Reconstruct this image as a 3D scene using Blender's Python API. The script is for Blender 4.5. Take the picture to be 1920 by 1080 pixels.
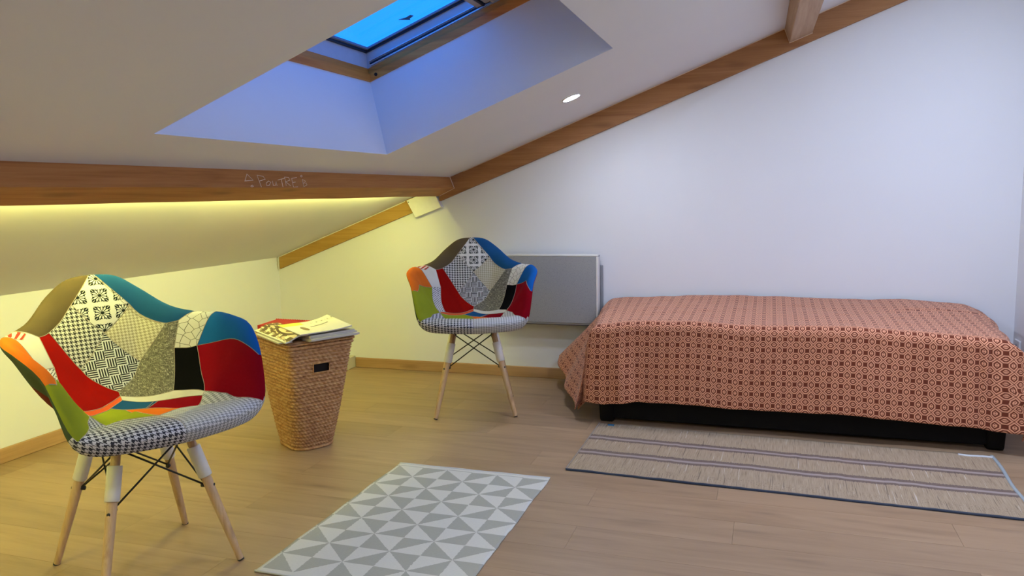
import bpy, bmesh, math, random
from math import sin, cos, pi, radians, sqrt, atan2
from mathutils import Vector, Matrix, noise
random.seed(7)
for o in list(bpy.data.objects): bpy.data.objects.remove(o)
SC = bpy.context.scene
COL = SC.collection

# ------------------------------------------------------------------ camera, sky, lamps, exposure
cam_d = bpy.data.cameras.new('camera'); cam_o = bpy.data.objects.new('camera', cam_d); COL.objects.link(cam_o)
cam_d.sensor_width = 36.0; cam_d.lens = 1460/1920*36; cam_d.clip_start = .05
R = [[0.9497290668641598, 0.31253303196649157, -0.018379430980417263], [0.02029722801156738, -0.12004990823354146, -0.9925603468143207], [-0.3124143436021759, 0.9422903604849994, -0.12035844153473974]]
cam_o.matrix_world = Matrix(((R[0][0], -R[1][0], -R[2][0], 0), (R[0][1], -R[1][1], -R[2][1], 0), (R[0][2], -R[1][2], -R[2][2], 1.2), (0, 0, 0, 1)))
SC.camera = cam_o
SC.view_settings.view_transform = 'Standard'; SC.view_settings.look = 'None'
SC.view_settings.gamma = 1.0; SC.view_settings.use_curve_mapping = False
SC.view_settings.exposure = 0.0
wd = bpy.data.worlds.new('dusk_sky'); SC.world = wd; wd.use_nodes = True
wbg = wd.node_tree.nodes['Background']
wbg.inputs[0].default_value = (0.012, 0.205, 0.92, 1); wbg.inputs[1].default_value = 2.6

COOL = (1.0, .93, .90); WARM = (.89, .92, .22)
def area_lamp(name, loc, size, power, col, rot=(0, 0, 0), size_y=None, spread=pi):
    d = bpy.data.lights.new(name, 'AREA'); d.energy = power; d.color = col; d.size = size; d.spread = spread
    d.shape = 'DISK'
    if size_y: d.shape = 'RECTANGLE'; d.size_y = size_y
    o = bpy.data.objects.new(name, d); COL.objects.link(o); o.location = loc; o.rotation_euler = rot
    return o
SLOPE = math.atan(.378)
LAMPS = [(.72, 3.2, 35, (.64, .75, 1.0)), (.70, 1.2, 18, (.70, .79, 1.0)), (-1.0, .6, 10, (.76, .83, 1.0))]
for (x, y, p, c) in LAMPS:                       # recessed downlights of the same row, out of the frame
    area_lamp('downlight_lamp', (x, y, 1.309+.378*(x+2.011)-.012), .10, p, c, (0, -SLOPE, 0))
DOWNLIGHT_EMIT = 430.0
STRIP_EMIT = 215.0

# ------------------------------------------------------------------ helpers
def new_obj(name, me, mat=None, parent=None):
    o = bpy.data.objects.new(name, me); COL.objects.link(o)
    if mat is not None and not me.materials: me.materials.append(mat)
    if parent is not None: o.parent = parent
    return o
def mesh_obj(name, verts, faces, mat=None, parent=None, smooth=False):
    me = bpy.data.meshes.new(name); me.from_pydata([tuple(v) for v in verts], [], faces); me.update()
    if smooth:
        for p in me.polygons: p.use_smooth = True
    return new_obj(name, me, mat, parent)
def bm_obj(name, bm, mat=None, parent=None, smooth=False, recalc=True):
    if recalc: bmesh.ops.recalc_face_normals(bm, faces=bm.faces[:])
    me = bpy.data.meshes.new(name); bm.to_mesh(me); bm.free()
    if smooth:
        for p in me.polygons: p.use_smooth = True
    return new_obj(name, me, mat, parent)
def thing(name, label, cat, loc=(0, 0, 0), rz=0, group=None):
    o = bpy.data.objects.new(name, None); COL.objects.link(o); o.location = loc; o.rotation_euler = (0, 0, rz)
    o.empty_display_size = .1
    return tag(o, label, cat, group)
def tag(o, label, cat, group=None):
    o['label'] = label; o['category'] = cat
    if group: o['group'] = group
    return o
def struct(o): o['kind'] = 'structure'; return o
def hexa(bm, P):
    """eight corners: bottom loop 0-3, top loop 4-7"""
    v = [bm.verts.new(p) for p in P]
    fs = [bm.faces.new([v[i] for i in q]) for q in ((3, 2, 1, 0), (4, 5, 6, 7), (0, 1, 5, 4), (1, 2, 6, 5), (2, 3, 7, 6), (3, 0, 4, 7))]
    return v, fs
def box(bm, lo, hi, bev=0.0, seg=2):
    x0, y0, z0 = lo; x1, y1, z1 = hi
    v, fs = hexa(bm, [(x0, y0, z0), (x1, y0, z0), (x1, y1, z0), (x0, y1, z0), (x0, y0, z1), (x1, y0, z1), (x1, y1, z1), (x0, y1, z1)])
    if bev:
        es = {e for f in fs for e in f.edges}
        bmesh.ops.bevel(bm, geom=list(es), offset=bev, segments=seg, profile=.5, affect='EDGES')
def prism(bm, pts, d, bev=0.0):
    """closed 3d polygon swept along vector d"""
    d = Vector(d); a = [bm.verts.new(p) for p in pts]; b = [bm.verts.new(Vector(p)+d) for p in pts]
    n = len(a); fs = [bm.faces.new(a), bm.faces.new(b[::-1])]
    for i in range(n): fs.append(bm.faces.new((a[i], b[i], b[(i+1) % n], a[(i+1) % n])))
    bmesh.ops.recalc_face_normals(bm, faces=fs)
    if bev:
        es = {e for f in fs for e in f.edges}
        bmesh.ops.bevel(bm, geom=list(es), offset=bev, segments=2, profile=.5, affect='EDGES')
def tube(bm, pts, rad, n=8, caps=True):
    pts = [Vector(p) for p in pts]; m = len(pts)
    if not hasattr(rad, '__len__'): rad = [rad]*m
    rings = []; up = None
    for i, p in enumerate(pts):
        t = (pts[min(i+1, m-1)]-pts[max(i-1, 0)]).normalized()
        if up is None: up = t.orthogonal().normalized()
        up = (up-t*up.dot(t)).normalized(); w = t.cross(up)
        rings.append([bm.verts.new(p+(up*cos(2*pi*k/n)+w*sin(2*pi*k/n))*rad[i]) for k in range(n)])
    for a, b in zip(rings, rings[1:]):
        for k in range(n): bm.faces.new((a[k], a[(k+1) % n], b[(k+1) % n], b[k]))
    if caps: bm.faces.new(rings[0][::-1]); bm.faces.new(rings[-1])

# ------------------------------------------------------------------ material node shorthand
class NT:
    def __init__(s, name):
        s.m = bpy.data.materials.new(name); s.m.use_nodes = True; s.t = s.m.node_tree; s.n = s.t.nodes
        s.b = s.n['Principled BSDF']; s.out = s.n['Material Output']
    def _in(s, sock, v):
        if isinstance(v, bpy.types.NodeSocket): s.t.links.new(v, sock)
        elif v is not None:
            try: sock.default_value = v
            except Exception: sock.default_value = (v[0], v[1], v[2], 1) if hasattr(v, '__len__') else (v, v, v)
    def math(s, op, a, b=None, c=None):
        n = s.n.new('ShaderNodeMath'); n.operation = op
        for i, v in enumerate((a, b, c)):
            if v is not None: s._in(n.inputs[i], v)
        return n.outputs[0]
    def coord(s, kind='Object'): return s.n.new('ShaderNodeTexCoord').outputs[kind]
    def xyz(s, v):
        n = s.n.new('ShaderNodeSeparateXYZ'); s._in(n.inputs[0], v); return n.outputs
    def comb(s, x, y, z=0.0):
        n = s.n.new('ShaderNodeCombineXYZ')
        for i, v in enumerate((x, y, z)): s._in(n.inputs[i], v)
        return n.outputs[0]
    def map(s, v, sc=(1, 1, 1), loc=(0, 0, 0), rot=(0, 0, 0)):
        n = s.n.new('ShaderNodeMapping'); s._in(n.inputs[0], v); n.inputs['Scale'].default_value = sc; n.inputs['Location'].default_value = loc; n.inputs['Rotation'].default_value = rot
        return n.outputs[0]
    def vadd(s, a, b):
        n = s.n.new('ShaderNodeVectorMath'); n.operation = 'ADD'; s._in(n.inputs[0], a); s._in(n.inputs[1], b); return n.outputs[0]
    def noise(s, v, scale=5, detail=3, rough=.5, dist=0):
        n = s.n.new('ShaderNodeTexNoise'); s._in(n.inputs['Vector'], v); n.inputs['Scale'].default_value = scale; n.inputs['Detail'].default_value = detail
        n.inputs['Roughness'].default_value = rough; n.inputs['Distortion'].default_value = dist; return n.outputs[0]
    def voro(s, v, scale=5, feature='F1'):
        n = s.n.new('ShaderNodeTexVoronoi'); n.feature = feature; s._in(n.inputs['Vector'], v); n.inputs['Scale'].default_value = scale; return n.outputs[0]
    def ramp(s, f, stops, interp='LINEAR'):
        n = s.n.new('ShaderNodeValToRGB'); s._in(n.inputs[0], f); n.color_ramp.interpolation = interp
        e = n.color_ramp.elements
        while len(e) < len(stops): e.new(.5)
        for i, (p, c) in enumerate(stops): e[i].position = p; e[i].color = (c[0], c[1], c[2], 1)
        return n.outputs[0]
    def mix(s, f, a, b, kind='MIX'):
        n = s.n.new('ShaderNodeMix'); n.data_type = 'RGBA'; n.blend_type = kind
        s._in(n.inputs['Factor'] if False else n.inputs[0], f); s._in(n.inputs[6], a if not hasattr(a, '__len__') else (*a[:3], 1)); s._in(n.inputs[7], b if not hasattr(b, '__len__') else (*b[:3], 1))
        return n.outputs[2]
    def rand(s): return s.n.new('ShaderNodeObjectInfo').outputs['Random']
    def bump(s, h, strength=.2, dist=.002):
        n = s.n.new('ShaderNodeBump'); s._in(n.inputs['Height'], h); n.inputs['Strength'].default_value = strength; n.inputs['Distance'].default_value = dist
        s.t.links.new(n.outputs[0], s.b.inputs['Normal'])
    def done(s, col, rough=.5, metal=0, spec=.5, sheen=0):
        s._in(s.b.inputs['Base Color'], col if not hasattr(col, '__len__') else (*col[:3], 1)); s._in(s.b.inputs['Roughness'], rough)
        s.b.inputs['Metallic'].default_value = metal; s.b.inputs['Specular IOR Level'].default_value = spec
        if sheen: s.b.inputs['Sheen Weight'].default_value = sheen
        return s.m
def plain(name, col, rough=.5, metal=0, spec=.5, var=.06, scale=30):
    t = NT(name); n = t.noise(t.coord(), scale, 2)
    c = t.mix(n, [x*(1-var) for x in col], [min(1, x*(1+var)) for x in col]); return t.done(c, rough, metal, spec)
def emit(name, col, st):
    t = NT(name); t.b.inputs['Base Color'].default_value = (.8, .8, .8, 1); t.b.inputs['Emission Color'].default_value = (*col, 1); t.b.inputs['Emission Strength'].default_value = st; return t.m
def plaster(name, col=(.77, .775, .80)):
    t = NT(name); v = t.coord()
    n = t.noise(v, 2.2, 3); c = t.mix(n, [x*.97 for x in col], [x*1.02 for x in col]); t.bump(t.noise(v, 90, 3), .06, .001); return t.done(c, .75, spec=.25)
def wood(name, dark, mid, light, axis=0, grain=1.0, rough=.5, rnd=False):
    t = NT(name); v = t.coord()
    if rnd: v = t.vadd(v, t.comb(t.math('MULTIPLY', t.rand(), 37.0), t.math('MULTIPLY', t.rand(), 11.0), t.math('MULTIPLY', t.rand(), 23.0)))
    sc = [14*grain]*3; sc[axis] = .9*grain
    g1 = t.noise(t.map(v, sc), 1.0, 5, .6, 1.1)
    sc2 = [110*grain]*3; sc2[axis] = 3*grain
    g2 = t.noise(t.map(v, sc2), 1.0, 3, .6)
    f = t.math('MULTIPLY_ADD', g2, .3, t.math('MULTIPLY', g1, .75))
    c = t.ramp(f, [(.33, dark), (.50, mid), (.70, light)])
    sk = [9*grain]*3; sk[axis] = 2.2*grain
    k = t.voro(t.map(v, sk), 1.0)
    kn = t.ramp(k, [(.0, (1, 1, 1)), (.10, (.6, .6, .6)), (.2, (0, 0, 0))])
    c = t.mix(t.math('MULTIPLY', kn, .55), c, [x*.5 for x in dark])
    t.bump(g2, .08, .001)
    return t.done(c, rough, spec=.35)

M = {}
M['wall'] = plaster('white_plaster'); M['ceil'] = plaster('ceiling_plaster', (.77, .77, .785))
M['beam'] = wood('pine_beam', (.27, .098, .026), (.41, .172, .050), (.50, .24, .08), axis=1, rough=.6)
M['rafter'] = wood('pine_rafter', (.26, .11, .04), (.36, .165, .062), (.44, .22, .09), axis=0, rough=.6)
M['frame'] = wood('varnished_pine', (.50, .15, .020), (.64, .22, .035), (.74, .31, .06), axis=1, rough=.4)
M['jamb'] = wood('varnished_pine_jamb', (.50, .15, .020), (.64, .22, .035), (.74, .31, .06), axis=0, rough=.4)
M['post'] = wood('pale_pine', (.30, .17, .09), (.42, .26, .15), (.50, .33, .20), axis=1, rough=.6)
M['base'] = wood('oak_skirting', (.33, .185, .085), (.42, .25, .12), (.50, .31, .16), axis=0, rough=.45)
M['basey'] = wood('oak_skirting_side', (.33, .185, .085), (.42, .25, .12), (.50, .31, .16), axis=1, rough=.45)
M['legwood'] = wood('beech_leg', (.46, .29, .15), (.56, .37, .20), (.64, .45, .27), axis=2, grain=2, rough=.35)
M['white'] = plain('white_paint', (.75, .74, .72), .5)
M['sleeve'] = plain('white_plastic', (.74, .72, .68), .35)
M['black'] = plain('black_metal', (.012, .011, .011), .4)
M['blackwood'] = plain('black_bed_wood', (.003, .0025, .0025), .7, 0, .2)
M['caulk'] = plain('caulk', (.72, .56, .42), .7)
M['chalk'] = plain('chalk', (.85, .68, .58), .9)

# laminate planks
def plank_mat():
    t = NT('oak_laminate'); r = t.rand()
    v = t.vadd(t.coord(), t.comb(t.math('MULTIPLY', r, 53.0), t.math('MULTIPLY', r, 17.0), 0.0))
    g1 = t.noise(t.map(v, (1.3, 13, 1)), 1.0, 4, .55, 1.4)
    g2 = t.noise(t.map(v, (5, 120, 1)), 1.0, 3, .6)
    f = t.math('MULTIPLY_ADD', g2, .22, t.math('MULTIPLY', g1, .8))
    c = t.ramp(f, [(.26, (.255, .160, .090)), (.47, (.34, .220, .128)), (.72, (.405, .272, .162))])
    k = t.voro(t.map(v, (2.0, 11, 1)), 1.0)
    kn = t.ramp(k, [(0, (1, 1, 1)), (.09, (.5, .5, .5)), (.22, (0, 0, 0))])
    c = t.mix(t.math('MULTIPLY', kn, .5), c, (.15, .095, .06))
    hsv = t.n.new('ShaderNodeHueSaturation'); t._in(hsv.inputs['Value'], t.math('MULTIPLY_ADD', r, .16, .92)); t._in(hsv.inputs['Color'], c)
    t.bump(g2, .05, .0006)
    return t.done(hsv.outputs[0], t.math('MULTIPLY_ADD', g1, .14, .34), spec=.4)
M['plank'] = plank_mat()

# ------------------------------------------------------------------ room shell
XL, XR, YB, YF = -3.365, 1.27, 4.80, -1.6
SL = .378
def zup(x): return 1.309+SL*(x+2.011)
def zlo(x): return .775+.377*(x-XL)
bm = bmesh.new(); box(bm, (XL-.1, YF-.1, -.10), (XR+.1, YB+.1, -.0085)); floor_o = struct(bm_obj('floor', bm, plain('subfloor', (.05, .035, .025), .8)))
PW, PLN = .19, 1.285
row = 0; y0 = 2.63-PW*math.ceil((2.63-YF)/PW)
while y0 < YB:
    k = round((y0-2.44)/PW)
    off = {0: -.64, 1: -.10, -1: .35, -2: -.95}.get(k, (k*0.47) % PLN-.3)
    x = off-PLN*math.ceil((off-XL)/PLN)
    a, b = max(y0, YF)+.0004, min(y0+PW, YB)-.0004
    while x < XR:
        c, d = max(x, XL)+.0004, min(x+PLN, XR)-.0004
        if d-c > .02 and b-a > .01:
            bm = bmesh.new(); cx, cy = (c+d)/2, (a+b)/2; hx, hy, e = (d-c)/2, (b-a)/2, .0011
            hexa(bm, [(-hx, -hy, -.008), (hx, -hy, -.008), (hx, hy, -.008), (-hx, hy, -.008), (-hx, -hy, -.001), (hx, -hy, -.001), (hx, hy, -.001), (-hx, hy, -.001)])
            tf = [f for f in bm.faces if all(v.co.z > -.002 for v in f.verts)][0]
            r_ = bmesh.ops.inset_region(bm, faces=[tf], thickness=e)
            for v in tf.verts: v.co.z = 0
            p = bm_obj('plank', bm, M['plank'], floor_o); p.location = (cx, cy, 0)
        x += PLN
    y0 += PW
def slab(name, lo, hi, mat):
    bm = bmesh.new(); box(bm, lo, hi); return struct(bm_obj(name, bm, mat))
def gable(name, y0, y1):
    bm = bmesh.new(); xs = -2.03
    prism(bm, [(XL-.1, y0, -.05), (XR+.1, y0, -.05), (XR+.1, y0, zup(XR+.1)+.04), (xs, y0, zup(xs)+.04), (xs, y0, zlo(xs)+.04), (XL-.1, y0, zlo(XL-.1)+.04)], (0, y1-y0, 0))
    return struct(bm_obj(name, bm, M['wall']))
gable('wall_back', YB, YB+.1)
slab('wall_left', (XL-.1, YF-.1, -.05), (XL, YB+.1, .79), M['wall'])
slab('wall_right', (XR, YF-.1, -.05), (XR+.1, YB+.1, 2.57), M['wall'])
gable('wall_front', YF-.1, YF)

# skylight well: local frame O, s (up the slope), n (out of the roof)
O = Vector((-1.772, 0, zup(-1.772))); s_ = Vector((cos(SLOPE), 0, sin(SLOPE))); n_ = Vector((-sin(SLOPE), 0, cos(SLOPE)))
WY0, WY1 = 1.935, 3.453; WS1 = 1.187
def wp(s, y, d): return O+s_*s+n_*d+Vector((0, y, 0))
bm = bmesh.new()
def strip(x0, y0, x1, y1, zf, th=.05):
    hexa(bm, [(x0, y0, zf(x0)), (x1, y0, zf(x1)), (x1, y1, zf(x1)), (x0, y1, zf(x0)), (x0, y0, zf(x0)+th), (x1, y0, zf(x1)+th), (x1, y1, zf(x1)+th), (x0, y1, zf(x0)+th)])
XS = -2.03; xw0, xw1 = -1.772, -1.772+WS1*cos(SLOPE)
strip(XL-.1, YF-.1, XS, YB+.1, zlo)
HE = .05; HX = HE*cos(SLOPE)
strip(XS, YF-.1, xw0-HX, YB+.1, zup); strip(xw1+HX, YF-.1, XR+.1, YB+.1, zup)
strip(xw0-HX, YF-.1, xw1+HX, WY0-HE, zup); strip(xw0-HX, WY1+HE, xw1+HX, YB+.1, zup)
def reveal(a, b, out, d0=0.0, d1=.352, lean=0.0):
    """slab from the ceiling up: a,b = (s,y) ends; out = outward (ds,dy); lean shifts s with height"""
    f = lambda p, d, k: wp(p[0]+lean*d+out[0]*k, p[1]+out[1]*k, d)
    hexa(bm, [f(a, d0, 0), f(b, d0, 0), f(b, d0, .05), f(a, d0, .05), f(a, d1, 0), f(b, d1, 0), f(b, d1, .05), f(a, d1, .05)])
reveal((0, WY0), (0, WY1), (-1, 0), lean=.147)
reveal((WS1, WY0-.05), (WS1, WY1+.05), (1, 0))
reveal((-.05, WY1), (WS1, WY1), (0, 1)); reveal((-.05, WY0), (WS1, WY0), (0, -1))
struct(bm_obj('ceiling', bm, M['ceil']))

# skylight window
win = bpy.data.objects.new('window_1', None); COL.objects.link(win); struct(win)
M['liner'] = plain('grey_window_liner', (.55, .55, .58), .45); M['gasket'] = plain('dark_gasket', (.012, .014, .03), .5)
M['sash'] = plain('blue_grey_sash', (.20, .23, .30), .4); M['track'] = plain('aluminium_track', (.62, .64, .68), .3, .6)
tg = NT('thin_glass'); mx = tg.n.new('ShaderNodeMixShader'); tr = tg.n.new('ShaderNodeBsdfTransparent'); gl = tg.n.new('ShaderNodeBsdfGlossy')
tr.inputs[0].default_value = (.93, .96, .97, 1); gl.inputs['Roughness'].default_value = .02; fr = tg.n.new('ShaderNodeLayerWeight'); fr.inputs[0].default_value = .5; pw = tg.math('MULTIPLY_ADD', tg.math('POWER', fr.outputs['Facing'], 5.0), .55, .03)
tg.t.links.new(pw, mx.inputs[0]); tg.t.links.new(tr.outputs[0], mx.inputs[1]); tg.t.links.new(gl.outputs[0], mx.inputs[2]); tg.t.links.new(mx.outputs[0], tg.out.inputs[0]); M['glass'] = tg.m
FS0, FS1 = .0515, WS1
def loop4(name, d0, d1, inn, mat, out=.06):
    """four bars of a rectangular frame; inn = how far the visible face stands in from the well, out = how far it runs outwards"""
    lo = lambda d: FS0+.30*(d-.35)
    for k in range(4):
        b = bmesh.new()
        if k == 0: q = lambda d: [(lo(d)-out, WY0-out), (lo(d)+inn, WY0+inn), (lo(d)+inn, WY1-inn), (lo(d)-out, WY1+out)]
        elif k == 1: q = lambda d: [(FS1+out, WY1+out), (FS1-inn, WY1-inn), (FS1-inn, WY0+inn), (FS1+out, WY0-out)]
        elif k == 2: q = lambda d: [(lo(d)-out, WY1+out), (lo(d)+inn, WY1-inn), (FS1-inn, WY1-inn), (FS1+out, WY1+out)]
        else: q = lambda d: [(FS1+out, WY0-out), (FS1-inn, WY0+inn), (lo(d)+inn, WY0+inn), (lo(d)-out, WY0-out)]
        hexa(b, [wp(a, y, d0) for a, y in q(d0)]+[wp(a, y, d1) for a, y in q(d1)]); bm_obj(name, b, M['jamb'] if k > 1 and mat is M['frame'] else mat, win)
loop4('frame_rail', .352, .388, .004, M['frame'])
loop4('frame_rail', .388, .419, -.010, M['frame'])
loop4('window_liner', .419, .490, -.014, M['liner'])
loop4('window_gasket', .490, .499, -.004, M['gasket'])
loop4('sash_rail', .499, .508, .006, M['sash'], .06)
bm = bmesh.new(); P = [wp(.02, WY0, .509), wp(WS1, WY0, .509), wp(WS1, WY1, .509), wp(.02, WY1, .509)]
hexa(bm, P+[p+n_*.004 for p in P]); bm_obj('glass_pane', bm, M['glass'], win)
for dd, yy in ((.424, .006), (.434, .008), (.446, .006)):                                   # blind guide tracks
    for sy in (1, -1):
        yj = (WY1 if sy > 0 else WY0)-sy*.0; b = bmesh.new()
        q = [wp(FS0+.03, yj+sy*.006, dd), wp(WS1, yj+sy*.006, dd), wp(WS1, yj+sy*.0145, dd), wp(FS0+.03, yj+sy*.0145, dd)]
        hexa(b, q+[p+n_*.005 for p in q]); bm_obj('guide_track', b, M['track'] if yy < .007 else M['gasket'], win)
M['blind'] = plain('beige_blind', (.50, .44, .38), .6)
for i, (sa, sb, da, db) in enumerate(((.685, .712, .425, .47), (.715, .724, .418, .475), (.730, .755, .425, .47), (.760, .785, .415, .48), (.790, .88, .43, .465))):
    b = bmesh.new(); q = [wp(sa, WY0+.02, da), wp(sb, WY0+.02, da), wp(sb, WY1-.02, da), wp(sa, WY1-.02, da)]; hexa(b, q+[p+n_*(db-da) for p in q])
    bm_obj('blind_bar', b, M['blind'] if i != 1 else M['gasket'], win)
b = bmesh.new(); c = wp(FS0+.045, WY1-.003, .372); tube(b, [c, c+Vector((0, -.004, 0))], .008, 12); bm_obj('screw_hole', b, M['black'], win)
b = bmesh.new(); q = [wp(.88, WY0+.02, .445), wp(WS1, WY0+.02, .445), wp(WS1, WY1-.02, .445), wp(.88, WY1-.02, .445)]; hexa(b, q+[p+n_*.006 for p in q]); bm_obj('blind_cloth', b, M['blind'], win)
# wind-blown leaf lying on the glass
lf = [(0, 0), (.03, .014), (.055, .012), (.06, .03), (.035, .036), (.03, .05), (.018, .03)]
bm = bmesh.new(); c0 = (.34, 3.355)
prism(bm, [wp(c0[0]+a*1.0, c0[1]+bb*1.3, .5142) for a, bb in lf], n_*.003)
tag(bm_obj('leaf', bm, plain('dead_leaf', (.03, .09, .16), .7)), 'small dark leaf lying on the skylight glass', 'leaf')

# skirting boards
bm = bmesh.new(); box(bm, (-2.765, YB-.014, 0), (XR, YB, .070), .003, 1); struct(bm_obj('baseboard_back', bm, M['base']))
bm = bmesh.new(); box(bm, (XL, YF, 0), (XL+.014, YB, .070), .003, 1); struct(bm_obj('baseboard_left', bm, M['basey']))
bm = bmesh.new(); box(bm, (XR-.014, YF, 0), (XR, YB-.015, .070), .003, 1); struct(bm_obj('baseboard_right', bm, M['basey']))

# ------------------------------------------------------------------ beams
def chalk_ribbon(bm, pts, r=.0016): tube(bm, pts, r, 5)
top, cor, bl = Vector((-1.996, 0, 1.314)), Vector((-1.967, 0, 1.243)), Vector((-2.078, 0, 1.192))
tl_ = bl+(top-cor)*1.1
YP = 4.765
pb = thing('roof_beam', 'long horizontal wooden beam with chalk writing along the ceiling at left', 'beam', (-2.03, YF, 1.25))
inv = Vector((-2.03, YF, 1.25))
bm = bmesh.new(); upv = (top-cor).normalized()*.02
# gently uneven sawn edges along the length
NB = 40; prof = [top+upv, cor, bl, tl_]
rings = []
for i in range(NB+1):
    y = YF+(YP-YF)*i/NB; ring = []
    for j, p in enumerate(prof):
        w = .0022 if j in (1, 2) else 0
        q = Vector((p.x, y, p.z))+Vector((noise.noise((y*3, j*7, 0))*w, 0, noise.noise((y*3, j*7, 5))*w))-inv
        ring.append(bm.verts.new(q))
    rings.append(ring)
for a, c in zip(rings, rings[1:]):
    for j in range(4): bm.faces.new((a[j], a[(j+1) % 4], c[(j+1) % 4], c[j]))
bm.faces.new(rings[0][::-1]); bm.faces.new(rings[-1])
bm_obj('beam_body', bm, M['beam'], pb)
ed = (cor-top).normalized(); nn = Vector((-ed.z, 0, ed.x))
if nn.x < 0: nn = -nn
STK = [[(2.6245, .654), (2.6561, .243), (2.6801, .592), (2.6252, .638)], [(2.6612, .869), (2.6672, .931), (2.6554, .994), (2.6494, .932), (2.6612, .869)],
 [(2.7162, .985), (2.7182, .291), (2.7572, .363), (2.7628, .523), (2.721, .626)], [(2.7801, .618), (2.7601, .742), (2.7562, .903), (2.7725, .878), (2.7925, .698), (2.7801, .618)],
 [(2.8079, .614), (2.8005, .893), (2.8148, .876), (2.8314, .652), (2.8259, .908)], [(2.8486, .559), (2.9037, .433)], [(2.876, .505), (2.8649, .981)],
 [(2.8922, .896), (2.906, .366), (2.9347, .385), (2.9346, .555), (2.9015, .644), (2.9247, .903)], [(2.9962, .374), (2.9548, .441), (2.9425, 1.004), (2.9757, .952)], [(2.9483, .698), (2.9733, .661)],
 [(3.0331, .497), (3.0232, .951), (3.0537, .827), (3.0551, .713), (3.0326, .724), (3.0565, .599), (3.0353, .497)], [(3.0408, .217), (3.0465, .277), (3.0345, .34), (3.0289, .28), (3.0408, .217)]]
bm = bmesh.new(); FL = (cor-top).length
for st in STK: chalk_ribbon(bm, [top+ed*(min(b, .97)*FL)+nn*.0012+Vector((0, a, 0))-inv for a, b in st], .0014)
cw = bm_obj('chalk_writing', bm, M['chalk'], pb); cw['label'] = 'pale chalk letters on the beam face'
bm = bmesh.new()
tube(bm, [Vector((p.x, YP+.001, p.z))+nn*.001-inv for p in (top, cor, bl)], .0035, 6)
bm_obj('caulk_line', bm, M['caulk'], pb)
# knots in the beam
bm = bmesh.new()
# rafters against the back wall
def sc(p, y): k = y/4.8; return Vector((p[0]*k, y, 1.2+(p[1]-1.2)*k))
RY = 4.77
M['yellowlit'] = wood('yellowlit_rafter', (.30, .16, .035), (.40, .225, .055), (.48, .29, .08), axis=0, rough=.6)  # rafter wood with the strip's yellow light mixed into its colour
def rafter(name, pts, y0, label, mat='rafter'):
    c = sc(pts[0], y0); t = thing(name, label, 'beam', c)
    b = bmesh.new(); prism(b, [sc(p, y0)-c for p in pts], (0, YB-y0-.0005, 0), .002); bm_obj('beam_body', b, M[mat], t); return t, c
up_t = [(-2.10, zup(-2.10)+.02), (1.265, zup(1.265)+.02)]
def rb(x): return 1.2*(.969+(1.593-.969)*(x/1.2+1.731)/(1.731-.067))
t, c = rafter('wall_rafter', [(-2.09, zup(-2.09)+.012), (1.30, zup(1.30)+.012), (1.30, rb(1.30)), (-2.09, rb(-2.09))], RY, 'long sloping wooden rafter on the back wall above the bed')
bm = bmesh.new(); tube(bm, [Vector((x, RY-.001, zup(x)-.002))-c for x in (-1.9, -.5, 1.2)], .0025, 5); bm_obj('caulk_line', bm, M['caulk'], t)
lt = lambda x: 1.2*(.646+(.972-.646)*(x/1.2+2.803)/(2.803-1.938)); lb = lambda x: 1.2*(.573+(.903-.573)*(x/1.2+2.803)/(2.803-1.911))
t, c = rafter('wall_rafter', [(-3.36, lt(-3.36)+.008), (-2.29, lt(-2.29)+.008), (-2.25, lb(-2.25)), (-3.36, lb(-3.36))], 4.778, 'short yellow-lit sloping rafter below the long beam near the knee wall', 'yellowlit')
bm = bmesh.new(); tube(bm, [Vector((x, 4.777, lt(x)-.004))-c for x in (-3.35, -2.33)], .003, 5); tube(bm, [Vector((-3.352, 4.777, z))-c for z in (.77, .69)], .0025, 5); bm_obj('caulk_line', bm, M['white'], t)
# white casing between them
bm = bmesh.new(); f = .9375; P = [(-2.462*f, 1.244*f), (-2.396*f, 1.123*f), (-2.194*f, 1.1945*f), (-2.236*f, 1.269*f+.01), (-2.236*f-.06, 1.269*f+.03)]
prism(bm, [(p[0], 4.752, p[1]) for p in P], (0, .047, 0), .0015)
cs = tag(bm_obj('beam_casing', bm, M['white']), 'white painted casing block under the end of the long beam', 'casing')
bm = bmesh.new(); tube(bm, [(-2.293, 4.7525, 1.155), (-2.293, 4.7495, 1.155)], .0035, 10); bm_obj('screw_head', bm, M['black'], cs)
# second purlin, top right
d2 = Vector((.0161, -1, 0)); P2 = [Vector((.062, YP, 2.082)), Vector((.087, YP, 2.011)), Vector((.206, YP, 2.056)), Vector((.177, YP, 2.14))]
P2[0] += Vector((-.004, 0, .012))
p2 = thing('roof_beam', 'pale wooden beam at the top right edge, butting the long wall rafter', 'beam', (.13, YP, 2.08)); iv = Vector((.13, YP, 2.08))
bm = bmesh.new(); prism(bm, [p-iv for p in P2], d2*6.3, .004); bm_obj('beam_body', bm, M['post'], p2)
bm = bmesh.new(); tube(bm, [p-iv+Vector((0, .002, 0)) for p in P2[:3]], .0035, 6); bm_obj('caulk_line', bm, M['caulk'], p2)
# warm LED strip hidden behind the long beam
u_ = Vector((-.353, 0, .935)); w_ = Vector((-.935, 0, -.353)); c_ = Vector((-2.0886, 0, 1.220))+w_*.003
bm = bmesh.new(); hexa(bm, [c_+u_*a+w_*b+Vector((0, y, 0)) for b in (-.0015, .0015) for a, y in ((-.006, YF+.1), (.006, YF+.1), (.006, 4.45), (-.006, 4.45))])
tag(bm_obj('led_strip', bm, emit('warm_led', WARM, STRIP_EMIT)), 'warm yellow light strip tucked behind the long beam, lighting the low ceiling', 'light strip')

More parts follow.
